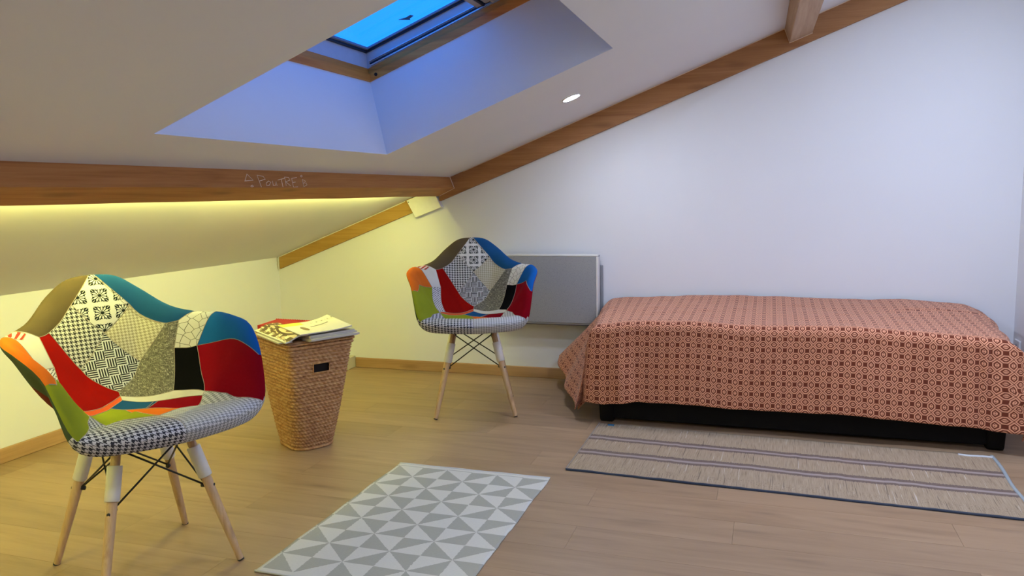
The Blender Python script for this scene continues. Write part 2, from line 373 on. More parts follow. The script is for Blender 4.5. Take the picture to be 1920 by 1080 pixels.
# recessed downlight
dl = thing('downlight', 'round recessed white downlight in the sloping ceiling beside the skylight well', 'light', (-.998, 4.052, zup(-.998)))
dl.rotation_euler = (0, -SLOPE, 0)
bm = bmesh.new(); n = 32
def ringv(r, z): return [bm.verts.new((r*cos(2*pi*k/n), r*sin(2*pi*k/n), z)) for k in range(n)]
A = [ringv(.052, 0), ringv(.052, -.003), ringv(.049, -.005), ringv(.044, -.004)]
for a, c in zip(A, A[1:]):
    for k in range(n): bm.faces.new((a[k], a[(k+1) % n], c[(k+1) % n], c[k]))
bm_obj('trim_ring', bm, M['white'], dl, True)
bm = bmesh.new(); v = ringv(.0445, -.003); bm.faces.new(v[::-1]); v2 = ringv(.0445, -.001); bm.faces.new(v2)
for k in range(n): bm.faces.new((v[k], v[(k+1) % n], v2[(k+1) % n], v2[k]))
bm_obj('diffuser', bm, emit('lamp_diffuser', (.72, .80, 1.0), DOWNLIGHT_EMIT), dl)

# ------------------------------------------------------------------ radiator
rd = thing('panel_heater', 'grey perforated wall heater with white edges behind the far chair', 'heater', (-1.35, 4.71, .37))
t = NT('perforated_grey'); v = t.coord(); vo = t.voro(t.map(v, (1, 1, 1)), 170); dots = t.ramp(vo, [(.18, (0, 0, 0)), (.3, (1, 1, 1))]); sp = t.noise(v, 260, 2)
c = t.mix(dots, (.23, .235, .25), (.32, .325, .34)); c = t.mix(t.math('GREATER_THAN', sp, .70), c, (.55, .56, .58)); M['perf'] = t.done(c, .5)
x0, x1, z0, z1 = -.345, .35, 0, .445
bm = bmesh.new(); box(bm, (x0+.008, .0, z0+.012), (x1-.012, .05, z1-.010), .003, 1); bm_obj('front_panel', bm, M['perf'], rd)
bm = bmesh.new(); box(bm, (x0, .004, z0), (x1, .062, z1), .006, 2); bm_obj('casing', bm, plain('heater_grey', (.33, .34, .36), .45), rd)
bm = bmesh.new(); box(bm, (x0, -.002, z1-.011), (x1, .05, z1+.002), .003, 1); bm_obj('top_rim', bm, M['white'], rd)
bm = bmesh.new(); box(bm, (x1-.013, -.002, z0), (x1+.001, .05, z1-.011), .003, 1); bm_obj('side_rim', bm, M['white'], rd)
bm = bmesh.new(); box(bm, (-.28, .062, .05), (.365, .0895, .375), .004, 1); bm_obj('wall_bracket', bm, plain('bracket_grey', (.25, .26, .28), .5), rd)
bm = bmesh.new(); box(bm, (x0+.02, .006, -.002), (x1-.02, .05, .003)); bm_obj('bottom_grille', bm, M['gasket'], rd)

# ------------------------------------------------------------------ wall outlet on the right wall
so = thing('wall_outlet', 'white wall socket on the right wall just past the foot of the bed', 'socket', (XR, 4.70, .337))
bm = bmesh.new(); box(bm, (-.012, -.042, -.042), (-.0, .042, .042), .004, 2); bm_obj('cover_plate', bm, plain('socket_white', (.7, .7, .72), .35), so)
bm = bmesh.new(); tube(bm, [(-.0118, 0, 0), (-.0125, 0, 0)], .022, 20); bm_obj('socket_well', bm, plain('socket_grey', (.36, .36, .40), .5), so)
bm = bmesh.new()
for yy in (-.009, .009): tube(bm, [(-.0124, yy, 0), (-.0132, yy, 0)], .003, 8)
bm_obj('socket_hole', bm, M['black'], so)

# ------------------------------------------------------------------ bed
bed = thing('single_bed', 'low single bed with black frame and legs under the orange bedspread', 'bed', (.1, 4.35, 0))
bo = Vector((.1, 4.35, 0))
BX0, BX1, BY0, BY1 = -.83, 1.005, 3.925, 4.775
def bedpart(name, lo, hi, bev, mat=M['blackwood']):
    b = bmesh.new(); box(b, Vector(lo)-bo, Vector(hi)-bo, bev); return bm_obj(name, b, mat, bed)
def leg(x, y):
    b = bmesh.new()
    n = 16; rs = []
    for z, r in ((0, .034), (.012, .038), (.07, .041), (.13, .041), (.16, .040)):
        rs.append([b.verts.new((x+r*max(-1, min(1, 1.25*cos(2*pi*k/n)))-bo.x, y+r*max(-1, min(1, 1.25*sin(2*pi*k/n)))-bo.y, z)) for k in range(n)])
    for a, c in zip(rs, rs[1:]):
        for k in range(n): b.faces.new((a[k], a[(k+1) % n], c[(k+1) % n], c[k]))
    b.faces.new(rs[0][::-1]); b.faces.new(rs[-1]); bm_obj('leg', b, M['blackwood'], bed, True)
for lx in (-.795, .998):
    for ly in (3.972, 4.733): leg(lx, ly)
bedpart('side_rail', (BX0+.02, 3.945, .018), (BX1-.02, 3.97, .27), .006); bedpart('side_rail', (BX0, 4.735, .085), (BX1, 4.765, .27), .006)  # front rail dropped nearly to the floor to darken the gap under the bed
bedpart('end_rail', (BX0, 3.97, .125), (BX0+.03, 4.735, .27), .006); bedpart('end_rail', (BX1-.03, 3.97, .125), (BX1, 4.735, .27), .006)
for i in range(13): bedpart('slat', (BX0+.06+i*.14, 3.971, .20), (BX0+.13+i*.14, 4.734, .215), 0)
bedpart('centre_beam', (BX0+.03, 4.33, .13), (BX1-.03, 4.37, .199), 0)
bedpart('mattress', (BX0+.03, 3.96, .272), (.93, 4.765, .465), .03, plain('mattress_ticking', (.55, .52, .48), .8))

# bedspread
def spread_mat():
    t = NT('woven_bedspread'); uv = t.xyz(t.coord('UV'))
    px, py = .0505, .0545
    u = t.math('DIVIDE', uv[0], px); w = t.math('DIVIDE', uv[1], py)
    wr = lambda a, o: t.math('ABSOLUTE', t.math('SUBTRACT', t.math('FRACT', t.math('ADD', a, o)), .5))
    ax, ay = wr(u, .5), wr(w, .5)          # from V-hexagon centre
    bx, by = wr(u, 0.0), wr(w, 0.0)        # from H-hexagon centre
    def hexn(long, short): return t.math('MAXIMUM', t.math('DIVIDE', short, .315), t.math('DIVIDE', t.math('ADD', long, short), .465))
    fv = hexn(ay, ax); fh = hexn(bx, by)
    f = t.math('MINIMUM', fv, fh)
    band = lambda lo, hi: t.math('MULTIPLY', t.math('GREATER_THAN', f, lo), t.math('LESS_THAN', f, hi))
    ringl = t.math('MAXIMUM', band(.72, 1.0), band(.0, .43))
    coreh = t.math('MULTIPLY', t.math('LESS_THAN', by, .03), t.math('LESS_THAN', bx, .13))
    dv = t.math('MULTIPLY', t.math('LESS_THAN', ax, .035), t.math('MULTIPLY', t.math('GREATER_THAN', ay, .04), t.math('LESS_THAN', ay, .12)))
    core = t.math('MAXIMUM', coreh, dv)
    light = t.math('MULTIPLY', ringl, t.math('SUBTRACT', 1.0, core))
    wv = t.math('MULTIPLY', t.math('SINE', t.math('MULTIPLY', uv[0], 3400)), t.math('SINE', t.math('MULTIPLY', uv[1], 3400)))
    c = t.mix(light, (.150, .027, .008), (.82, .385, .225))
    c = t.mix(t.math('MULTIPLY', t.noise(t.coord('UV'), 700, 2), .15), c, (.42, .16, .11))
    t.bump(t.math('MULTIPLY_ADD', wv, .3, light), .25, .0012)
    return t.done(c, .85, spec=.2, sheen=.15)
M['spread'] = spread_mat()
def lerpt(tab, x):
    if x <= tab[0][0]: return tab[0][1]
    for (a, ya), (b, yb) in zip(tab, tab[1:]):
        if x <= b:
            k = (x-a)/(b-a); k = k*k*(3-2*k)*.5+k*.5; return ya+(yb-ya)*k
    return tab[-1][1]
FRONT = [(-.90, .515), (-.62, .545), (-.35, .552), (-.1, .540), (.38, .551), (.83, .530), (1.05, .515)]
BACK = [(-.90, .525), (-.74, .551), (-.33, .572), (.17, .570), (.56, .563), (.78, .563), (.95, .553), (1.05, .53)]
NU, NV = 300, 150
SXL, SXR = -.80, .965                       # where the cloth turns over the ends
A_L, A_R, B_F = .515, .46, .438
YT = 3.93; YW = 4.772; RR_ = .055
def over(a, r=RR_):
    """turn over a rounded edge: overflow length a -> (horizontal, drop)"""
    q = r*pi/2
    if a <= 0: return a, 0
    if a < q: return r*sin(a/r), r*(1-cos(a/r))
    return r, r+(a-q)
def sst_(a, b, x): t = max(0, min(1, (x-a)/(b-a))); return t*t*(3-2*t)
verts, uvs = [], []
totu = (SXR-SXL)+A_L+A_R; totv = (YW-YT)+B_F
for j in range(NV+1):
    vv = totv*j/NV                       # 0 at the wall
    for i in range(NU+1):
        uu = totu*i/NU-A_L               # 0 at the left edge
        x0 = SXL+min(max(uu, 0), SXR-SXL); qf = vv-(YW-YT); y0_ = YW-min(vv, YW-YT)
        al = max(0, -uu); ar = max(0, uu-(SXR-SXL)); bf = max(0, qf)
        ky = (y0_-YT)/(YW-YT)
        hz = lerpt(FRONT, x0)*(1-ky)+lerpt(BACK, x0)*ky
        hz += .012*noise.noise((x0*2.2, y0_*2.6, 1.0))*ky
        dx = dy = dz = 0
        if al > 0:
            k = .22+.48*ky**.8
            h, d = over(al, .07); tail = max(0, al-.07*pi/2)
            dx = -(h+tail*k); Da = min(d, .07)+tail*sqrt(1-k*k)
        elif ar > 0:
            k = .10+.25*ky
            h, d = over(ar, .075); tail = max(0, ar-.075*pi/2)
            bul = .085*sin(min(1, ar/A_R)*pi)*(0.45+ky)
            dx = h+tail*k*.5+bul; Da = min(d, .075)+tail*sqrt(1-k*k)
        else: Da = 0
        if bf > 0:
            h, d = over(bf, .045); tail = max(0, bf-.045*pi/2)
            dy = -(h+tail*.05); Db = d
        else: Db = 0
        D = (Da**8+Db**8)**.125
        x = x0+dx-.10*ky*max(0, 1-(x0-SXL)/.35); y = y0_+dy; z = hz-D
        if al > 0: y -= .10*ky*ky*sst_(0, .16, al)
        # soft hanging folds
        if bf > 0:
            tw = min(1, bf/.3)
            y += tw*(.010*sin(x0*9+1.0)*(.5+noise.noise((x0*1.3, 0, 3)))+.006*noise.noise((x0*7, bf*3, 2)))
            x += .012*tw*noise.noise((x0*3, bf*2, 8))
            if al > 0: x -= .03*tw*sin(al/A_L*pi*2.0); y += tw*al*(.22)
            if ar > 0: y += tw*ar*.02-.012*abs(sin(ar/A_R*pi*3))*tw; x += .022*tw*min(1, ar/.1); y -= .012*tw*min(1, ar/.06)
            y -= tw*.028*math.exp(-((x0+.72-.05*bf)/.05)**2)
        elif al > 0:
            x += .014*sin(y0_*16)*min(1, al/.2)
        elif ar > 0:
            x += .016*sin(y0_*21+1+ar*9)*min(1, ar/.15)
        if bf > 0:
            tw = min(1, bf/.10)
            y += tw*(.016*math.exp(-((x0-.90-.03*bf)/.014)**2)-.012*math.exp(-((x0-.925)/.02)**2)+.014*math.exp(-((x0-.95+.04*bf)/.012)**2))
        if ar > 0:
            e = min(1, ar/.1)
            x += e*(.016*noise.noise((y*9, z*16, 4))-.018*math.exp(-((z-.36-.25*(y-4.1))/.016)**2)-.014*math.exp(-((z-.20+.10*(y-4.1))/.014)**2)); y += e*.010*noise.noise((z*12, x*9, 1))
        # creases
        z += .0035*noise.noise((x*11, y*11, z*8))
        if x0 > .55 and bf == 0:
            e = (y0_-4.42)-.10*sin((x0-.6)*3); z += .010*(1/(1+math.exp(-e*90)))*min(1, (x0-.55)/.15)
        z = max(z, .022)
        y = min(y, YW+.006)
        x = min(x, XR-.02)
        verts.append((x, y, z)); uvs.append((uu, -vv))
faces = [(j*(NU+1)+i, (j+1)*(NU+1)+i, (j+1)*(NU+1)+i+1, j*(NU+1)+i+1) for j in range(NV) for i in range(NU)]
sp = mesh_obj('bedspread', verts, faces, M['spread'], None, True)
ul = sp.data.uv_layers.new(name='UVMap')
for l in sp.data.loops: ul.data[l.index].uv = uvs[l.vertex_index]
md = sp.modifiers.new('thick', 'SOLIDIFY'); md.thickness = .003; md.offset = 0
tag(sp, 'rust orange patterned woven bedspread draped over the low bed', 'bedspread')

# ------------------------------------------------------------------ straw mat
def mat_mat():
    t = NT('straw_weave'); uv = t.xyz(t.coord('UV')); u, v = uv[0], uv[1]
    fine = t.noise(t.comb(t.math('MULTIPLY', u, 320), t.math('MULTIPLY', v, 7), 0), 1.0, 3, .6)
    jag = t.math('MULTIPLY', t.math('SUBTRACT', t.noise(t.comb(t.math('MULTIPLY', u, 150), 0, 0), 1.0, 2), .5), .050)
    wob = t.math('MULTIPLY', t.math('SUBTRACT', t.noise(t.comb(t.math('MULTIPLY', u, 3.0), 0, 0), 1.0, 2), .5), .020)
    vw = t.math('ADD', t.math('ADD', v, jag), wob); vl = t.math('ADD', v, wob)
    c = t.ramp(fine, [(.25, (.235, .165, .105)), (.5, (.375, .28, .185)), (.75, (.45, .35, .245))])
    gr = t.noise(t.comb(t.math('MULTIPLY', u, 130), t.math('MULTIPLY', v, 2.5), 3), 1.0, 2)
    c = t.mix(t.math('MULTIPLY', t.math('GREATER_THAN', gr, .66), .55), c, (.10, .075, .06))
    gw = t.noise(t.comb(t.math('MULTIPLY', u, 140), t.math('MULTIPLY', v, 2.5), 9), 1.0, 2)
    c = t.mix(t.math('MULTIPLY', t.math('GREATER_THAN', gw, .68), .5), c, (.66, .60, .52))
    for c0 in (.345, .655):
        inb = lambda s, lo, hi: t.math('MULTIPLY', t.math('GREATER_THAN', s, lo), t.math('LESS_THAN', s, hi))
        c = t.mix(t.math('MULTIPLY', inb(vw, c0-.052, c0+.055), .8), c, (.125, .085, .080))
        c = t.mix(inb(vl, c0-.018, c0+.014), c, (.35, .28, .25))
    dots = t.noise(t.comb(t.math('MULTIPLY', u, 260), t.math('MULTIPLY', v, 60), 5), 1.0, 2)
    low = t.math('MULTIPLY', t.math('LESS_THAN', v, .13), t.math('GREATER_THAN', v, .03))
    c = t.mix(t.math('MULTIPLY', low, t.math('MULTIPLY', t.math('GREATER_THAN', dots, .60), .4)), c, (.13, .09, .06))
    t.bump(fine, .35, .002); return t.done(c, .8, spec=.2)
mt = thing('straw_mat', 'long striped straw mat on the floor in front of the bed', 'mat', (0, 3.5, 0))
Q = [Vector((-.820, 3.178, 0)), Vector((.930, 3.112, 0)), Vector((.955, 3.83, 0)), Vector((-.818, 3.885, 0))]; off = Vector((0, 3.5, 0))
NU2, NV2 = 240, 40; verts, uvs = [], []
def matpt(u, v):
    p = (Q[0]*(1-u)+Q[1]*u)*(1-v)+(Q[3]*(1-u)+Q[2]*u)*v
    z = .0035+.0018*noise.noise((u*14, v*2, 0))+.002*noise.noise((u*5, v*5, 4))+.0025*max(0, noise.noise((u*40, v*1.5, 7)))
    p = p.copy(); p.y += .006*noise.noise((u*5, 1, v))
    p.z = max(.002, z); return p-off
for j in range(NV2+1):
    for i in range(NU2+1):
        verts.append(matpt(i/NU2, j/NV2)); uvs.append((i/NU2*1.75, j/NV2))
faces = [(j*(NU2+1)+i, j*(NU2+1)+i+1, (j+1)*(NU2+1)+i+1, (j+1)*(NU2+1)+i) for j in range(NV2) for i in range(NU2)]
mo = mesh_obj('woven_reeds', verts, faces, mat_mat(), mt, True); ul = mo.data.uv_layers.new(name='UVMap')
for l in mo.data.loops: ul.data[l.index].uv = uvs[l.vertex_index]
md = mo.modifiers.new('thick', 'SOLIDIFY'); md.thickness = .002; md.offset = 1
def binding(name, pts, w, h, mat, label=None):
    b = bmesh.new(); rows = []
    for i, p in enumerate(pts):
        t_ = (pts[min(i+1, len(pts)-1)]-pts[max(i-1, 0)]); s2 = Vector((-t_.y, t_.x, 0)).normalized()
        rows.append([b.verts.new(p+s2*a+Vector((0, 0, z))) for a, z in ((-w/2, -.004), (-w/2, h*.6), (0, h), (w/2, h*.6), (w/2, -.004))])
    for a, c in zip(rows, rows[1:]):
        for k in range(4): b.faces.new((a[k], a[k+1], c[k+1], c[k]))
    o = bm_obj(name, b, mat, mt, True)
    if label: o['label'] = label
navy = plain('navy_binding', (.012, .022, .05), .6); pale = plain('pale_blue_binding', (.34, .39, .41), .6)
binding('edge_binding', [matpt(i/60, 0)+Vector((0, -.003, .001)) for i in range(61)], .011, .004, navy, 'dark navy front edge binding')
binding('edge_binding', [matpt(1, i/20)+Vector((.004+.004*sin(i*.5), 0, .001)) for i in range(21)], .014, .005, pale, 'pale blue right edge binding')
binding('edge_binding', [matpt(0, i/20)+Vector((-.002, 0, .001)) for i in range(21)], .006, .003, plain('straw_edge', (.30, .25, .20), .7))
binding('loose_tie', [matpt(1-.075*i/8, .96+.006*sin(i))+Vector((0, 0, .004)) for i in range(9)], .012, .004, plain('white_tie', (.6, .62, .64), .6), 'white tape tie')
binding('corner_tag', [matpt(.028+.018*i/3, .955)+Vector((0, 0, .004)) for i in range(4)], .016, .005, plain('blue_tag', (.02, .12, .25), .6), 'small blue tag')

# ------------------------------------------------------------------ grey and white rug
def rug_mat():
    t = NT('flatwoven_rug'); uv = t.xyz(t.coord('UV'))
    jit = t.math('MULTIPLY', t.math('SUBTRACT', t.noise(t.coord('UV'), 160, 1), .5), .010)
    u = t.math('DIVIDE', t.math('ADD', t.math('SUBTRACT', uv[0], .127), jit), .231); v = t.math('DIVIDE', t.math('SUBTRACT', uv[1], .140), .2215)
    p = t.math('SUBTRACT', t.math('FRACT', t.math('ADD', u, .5)), .5); q = t.math('SUBTRACT', t.math('FRACT', t.math('ADD', v, .5)), .5)
    a = t.math('GREATER_THAN', t.math('ABSOLUTE', p), t.math('ABSOLUTE', q)); b = t.math('GREATER_THAN', t.math('MULTIPLY', p, q), 0.0)
    same = t.math('SUBTRACT', 1.0, t.math('ABSOLUTE', t.math('SUBTRACT', a, b)))
    inn = t.math('MULTIPLY', t.math('GREATER_THAN', uv[1], .024), t.math('LESS_THAN', uv[1], 1.024)); same = t.math('MULTIPLY', same, inn)
    wv = t.noise(t.comb(t.math('MULTIPLY', uv[0], 90), t.math('MULTIPLY', uv[1], 420), 0), 1.0, 2)
    g = t.mix(wv, (.36, .35, .30), (.44, .43, .37)); w = t.mix(wv, (.60, .585, .52), (.70, .685, .61))
    c = t.mix(same, w, g); t.bump(wv, .3, .0015); return t.done(c, .9, spec=.15)
rug = thing('rug', 'small flat rug with grey and white triangles on the floor', 'rug', (-1.21, 2.53, 0))
NU3, NV3 = 60, 90; verts, uvs = [], []
for j in range(NV3+1):
    for i in range(NU3+1):
        u, v = i/NU3, j/NV3; x = -1.559+.70*u+.006*noise.noise((v*6, u > .5, 0))*abs(2*u-1); y = 3.053-1.048*v
        if u == 1: x += .004*sin(v*60)*noise.noise((v*9, 3, 1))
        verts.append((x+1.21, y-2.53, .005+.0008*noise.noise((u*9, v*9, 0)))); uvs.append((u*.70, v*1.048))
faces = [(j*(NU3+1)+i, (j+1)*(NU3+1)+i, (j+1)*(NU3+1)+i+1, j*(NU3+1)+i+1) for j in range(NV3) for i in range(NU3)]
ro = mesh_obj('woven_field', verts, faces, rug_mat(), rug, True); ul = ro.data.uv_layers.new(name='UVMap')
for l in ro.data.loops: ul.data[l.index].uv = uvs[l.vertex_index]
md = ro.modifiers.new('thick', 'SOLIDIFY'); md.thickness = .0045; md.offset = -1
for yy in (3.053, 2.005):
    b = bmesh.new(); tube(b, [(-1.559+.7*i/20+1.21, yy-2.53, .0042+.0008*sin(i)) for i in range(21)], .004, 8); bm_obj('hem', b, plain('rug_hem', (.60, .60, .59), .9), rug, True)

# ------------------------------------------------------------------ basket
BA, BB = Vector((-.846, .534, 0)), Vector((.534, .846, 0))
bk = thing('laundry_basket', 'tapered woven wicker laundry basket between the two patchwork chairs', 'basket', (-2.14, 3.215, 0))
bz = .525
def bhalf(z):
    s = max(0, min(1, z/bz)); s = s**.85
    return .118+(.205-.118)*s, .098+(.160-.098)*s
def bper(z, p, out=0.0):
    """point on the rounded rectangle; p in 0..1"""
    ha, hb = bhalf(z); r = .055*(1-z/bz)+.016; ha += out; hb += out
    segs = []; la, lb_ = 2*(ha-r), 2*(hb-r); lc = r*pi/2; tot = 2*la+2*lb_+4*lc; d = (p % 1)*tot
    for k, (ln, kind) in enumerate(((lb_, 0), (lc, 1), (la, 2), (lc, 3), (lb_, 4), (lc, 5), (la, 6), (lc, 7))):
        if d <= ln or k == 7: break
        d -= ln
    if kind == 0: a, b, nx, ny = -ha, -hb+r+d, -1, 0          # face towards viewer-right is -a
    elif kind == 2: a, b, nx, ny = -ha+r+d, hb, 0, 1
    elif kind == 4: a, b, nx, ny = ha, hb-r-d, 1, 0
    elif kind == 6: a, b, nx, ny = ha-r-d, -hb, 0, -1
    else:
        an = d/r; ca, cb, a0 = {1: (-ha+r, hb-r, pi), 3: (ha-r, hb-r, pi/2), 5: (ha-r, -hb+r, 0), 7: (-ha+r, -hb+r, -pi/2)}[kind]
        th = a0-an; nx, ny = cos(th), sin(th); a, b = ca+r*nx, cb+r*ny
    return a, b, nx, ny
SH = Vector((.010, .012, 0))
def bpt(z, p, disp=0.0):
    a, b, nx, ny = bper(z, p); lean = Vector((-.006, -.004, 0))*(1-z/bz)
    return BA*(a+nx*disp)+BB*(b+ny*disp)+Vector((0, 0, z))+lean
NR, SUB, NP = 31, 6, 406; NT_ = 58
M['wicker'] = None
t = NT('wicker'); v = t.coord(); nz = t.noise(v, 55, 3); n2 = t.noise(v, 9, 2)
c = t.ramp(nz, [(.3, (.34, .165, .07)), (.5, (.54, .30, .14)), (.72, (.68, .44, .23))]); c = t.mix(t.math('MULTIPLY', n2, .5), c, (.42, .21, .09)); M["wicker"] = t.done(c, .6, spec=.3)
verts = []; grid = {}; HZ = (.385, .432)
ha_, hb_ = bhalf(.41); tot_ = None
rowsN = NR*SUB
def hole(z, p):
    a, b, nx, ny = bper(z, p); return nx < -.9 and HZ[0] < z < HZ[1] and -.042 < b < .040
for j in range(rowsN+1):
    z = bz*j/rowsN; r = j/SUB; k = int(r); fr_ = r-k
    for i in range(NP):
        p = i/NP; ph = p*NT_+(.5 if k % 2 else 0)+(fr_-.5)*.95
        tw = abs(sin(pi*ph))**.7; prof = sqrt(max(0, 1-(2*fr_-1)**2))
        d = .0105*prof*(.22+.78*tw)+.0012*noise.noise((p*60, z*60, 0))
        grid[j, i] = len(verts); verts.append(bpt(z, p, d-.004))
faces = []
for j in range(rowsN):
    for i in range(NP):
        if hole(bz*(j+.5)/rowsN, (i+.5)/NP): continue
        faces.append((grid[j, i], grid[j, (i+1) % NP], grid[j+1, (i+1) % NP], grid[j+1, i]))
wb = mesh_obj('woven_body', verts, faces, M['wicker'], bk, True)
for p_ in wb.data.polygons: pass
# near-black inner box put in for the shade behind the handle slot, handle frame, base, rim, lid
bm = bmesh.new(); rs = []
for z in (.006, .2, .4, .518): rs.append([bm.verts.new(bpt(z, i/64, -.014)) for i in range(64)])
for a, c in zip(rs, rs[1:]):
    for k in range(64): bm.faces.new((a[k], a[(k+1) % 64], c[(k+1) % 64], c[k]))
bm.faces.new(rs[0][::-1]); bm_obj('inner_box', bm, plain('inner_shade', (.012, .008, .006), .9), bk, True)
bm = bmesh.new(); hx = lambda z: -bhalf(z)[0]-.003
cs_ = [(-.042, HZ[0]), (.040, HZ[0]), (.040, HZ[1]), (-.042, HZ[1]), (-.042, HZ[0])]
tube(bm, [BA*hx(z)+BB*b+Vector((0, 0, z)) for b, z in cs_], .0042, 6); bm_obj('handle_rim', bm, M['wicker'], bk, True)
def braid(name, z, r, out, amp=.0018):
    b = bmesh.new(); n = 190; rings = []
    for i in range(n):
        p = i/n; c = bpt(z, p, out); a_, b_, nx, ny = bper(z, p); nv = BA*nx+BB*ny
        rr = r*(.78+.3*abs(sin(pi*p*55)))
        rings.append([b.verts.new(c+nv*(rr*cos(2*pi*k/7))+Vector((0, 0, rr*sin(2*pi*k/7)))) for k in range(7)])
    for i in range(n):
        a, c = rings[i], rings[(i+1) % n]
        for k in range(7): b.faces.new((a[k], a[(k+1) % 7], c[(k+1) % 7], c[k]))
    bm_obj(name, b, M['wicker'], bk, True)
braid('base_band', .008, .008, .001); braid('top_band', .517, .009, .002)
# lid: woven slab with its own braided edge
bm = bmesh.new(); n = 180; rs = []
for r_i, (sc_, z) in enumerate(((1.0, .527), (1.0, .541), (.97, .5445), (.6, .545), (.2, .545))):
    ring = []
    for i in range(n):
        v = bpt(.52, i/n, .006); ring.append(bm.verts.new((v.x*sc_, v.y*sc_, z+.002*abs(sin(pi*i/n*50+r_i)))))
    rs.append(ring)
for a, c in zip(rs, rs[1:]):
    for k in range(n): bm.faces.new((a[k], a[(k+1) % n], c[(k+1) % n], c[k]))
bm.faces.new(rs[0][::-1]); bm.faces.new(rs[-1]); bm_obj('lid', bm, M['wicker'], bk, True)
braid('lid_edge', .534, .0065, .009)

# ------------------------------------------------------------------ magazines on the basket
def sheetstack(name, corners, z0, th, mat, pagemat, label, cat='magazine', curl=None, group=None, n=14, cover=None):
    """corners: front-left, front-right, back-right, back-left in xy"""
    c = sum((Vector((*p, 0)) for p in corners), Vector())/4; c.z = z0
    t = thing(name, label, cat, c, 0, group)
    def pt(u, v, z):
        p = (Vector((*corners[0], 0))*(1-u)+Vector((*corners[1], 0))*u)*(1-v)+(Vector((*corners[3], 0))*(1-u)+Vector((*corners[2], 0))*u)*v
        zz = z+(curl(u, v) if curl else 0); return Vector((p.x-c.x, p.y-c.y, zz))
    def layer(nm, za, zb, m):
        b = bmesh.new(); T = {}; B_ = {}
        for i in range(n+1):
            for j in range(n+1): B_[i, j] = b.verts.new(pt(i/n, j/n, za)); T[i, j] = b.verts.new(pt(i/n, j/n, zb))
        ul = b.loops.layers.uv.new('UVMap'); fs = []
        for i in range(n):
            for j in range(n):
                f = b.faces.new((T[i, j], T[i+1, j], T[i+1, j+1], T[i, j+1]))
                for l, (uu, vv) in zip(f.loops, ((i, j), (i+1, j), (i+1, j+1), (i, j+1))): l[ul].uv = (uu/n, vv/n)
                b.faces.new((B_[i, j], B_[i, j+1], B_[i+1, j+1], B_[i+1, j]))
        for k in range(n):
            b.faces.new((B_[k, 0], B_[k+1, 0], T[k+1, 0], T[k, 0])); b.faces.new((B_[k+1, n], B_[k, n], T[k, n], T[k+1, n]))
            b.faces.new((B_[0, k+1], B_[0, k], T[0, k], T[0, k+1])); b.faces.new((B_[n, k], B_[n, k+1], T[n, k+1], T[n, k]))
        bm_obj(nm, b, m, t, False)
    layer('pages', 0, th-.0008, pagemat); layer('cover', th-.0008, th, mat)
    return t
def page_mat():
    t = NT('page_edges'); v = t.xyz(t.coord()); n = t.noise(t.comb(0.0, 0.0, t.math('MULTIPLY', v[2], 900)), 1.0, 1)
    return t.done(t.mix(n, (.36, .33, .31), (.66, .62, .57)), .8)
M['pages'] = page_mat()
def cover_mat(name, base, dark, thr=.55, sc=7, extra=None, seed=0.0):
    t = NT(name); uv = t.coord('UV'); n = t.noise(t.map(uv, (1.2, 1, 1), (seed, seed, 0)), sc, 2, .5, .6)
    c = t.mix(t.math('GREATER_THAN', n, thr), base, dark)
    if extra: c = extra(t, uv, c)
    return t.done(c, .35)
def ladycover(t, uv, c):
    x = t.xyz(uv)
    def blob(cx, cy, rx, ry, ang=0.0):
        m = t.map(uv, (1, 1, 1), (-cx, -cy, 0)); q = t.xyz(m)
        return t.math('LESS_THAN', t.math('ADD', t.math('POWER', t.math('ABSOLUTE', t.math('DIVIDE', q[0], rx)), 2.0), t.math('POWER', t.math('ABSOLUTE', t.math('DIVIDE', q[1], ry)), 2.0)), 1.0)
    c = t.mix(blob(.62, .62, .30, .30), c, (.10, .07, .04)); c = t.mix(blob(.60, .60, .22, .18), c, (.72, .56, .34)); c = t.mix(blob(.66, .60, .06, .10), c, (.22, .13, .06))
    bars = t.math('LESS_THAN', t.math('FRACT', t.math('MULTIPLY', x[0], 5.0)), .42)
    words = t.math('GREATER_THAN', t.noise(t.map(uv, (3, 22, 1)), 1.0, 0), .45)
    m = t.math('MULTIPLY', t.math('MULTIPLY', bars, words), t.math('LESS_THAN', x[1], .34)); c = t.mix(m, c, (.78, .70, .52))
    edge = t.math('LESS_THAN', x[1], .06); c = t.mix(edge, c, (.78, .74, .62)); return c
M['mag1'] = cover_mat('portrait_cover', (.12, .085, .045), (.62, .52, .33), .56, 6, ladycover)
def newsprint(t, uv, c):
    x = t.xyz(uv)
    c = t.mix(t.math('MULTIPLY', t.math('LESS_THAN', x[0], .42), t.math('GREATER_THAN', x[1], .74)), c, (.78, .72, .10))
    q = t.xyz(t.map(uv, (1, 1, 1), (-.27, -.40, 0)))
    bl_ = t.math('LESS_THAN', t.math('ADD', t.math('POWER', t.math('ABSOLUTE', t.math('DIVIDE', q[0], .055)), 2.0), t.math('POWER', t.math('ABSOLUTE', t.math('DIVIDE', q[1], .17)), 2.0)), 1.0)
    c = t.mix(bl_, c, (.20, .14, .07))
    q2 = t.xyz(t.map(uv, (1, 1, 1), (-.62, -.55, 0), )); ln = t.math('MULTIPLY', t.math('LESS_THAN', t.math('ABSOLUTE', t.math('SUBTRACT', q2[1], t.math('MULTIPLY', q2[0], .3))), .025), t.math('LESS_THAN', t.math('ABSOLUTE', q2[0]), .2))
    c = t.mix(ln, c, (.15, .13, .10))
    wd_ = t.math('MULTIPLY', t.math('GREATER_THAN', t.noise(t.map(uv, (26, 4, 1)), 1.0, 1), .56), t.math('LESS_THAN', t.math('ABSOLUTE', t.math('SUBTRACT', x[1], .8)), .03)); c = t.mix(t.math('MULTIPLY', wd_, t.math('GREATER_THAN', x[0], .5)), c, (.2, .18, .15))
    return c
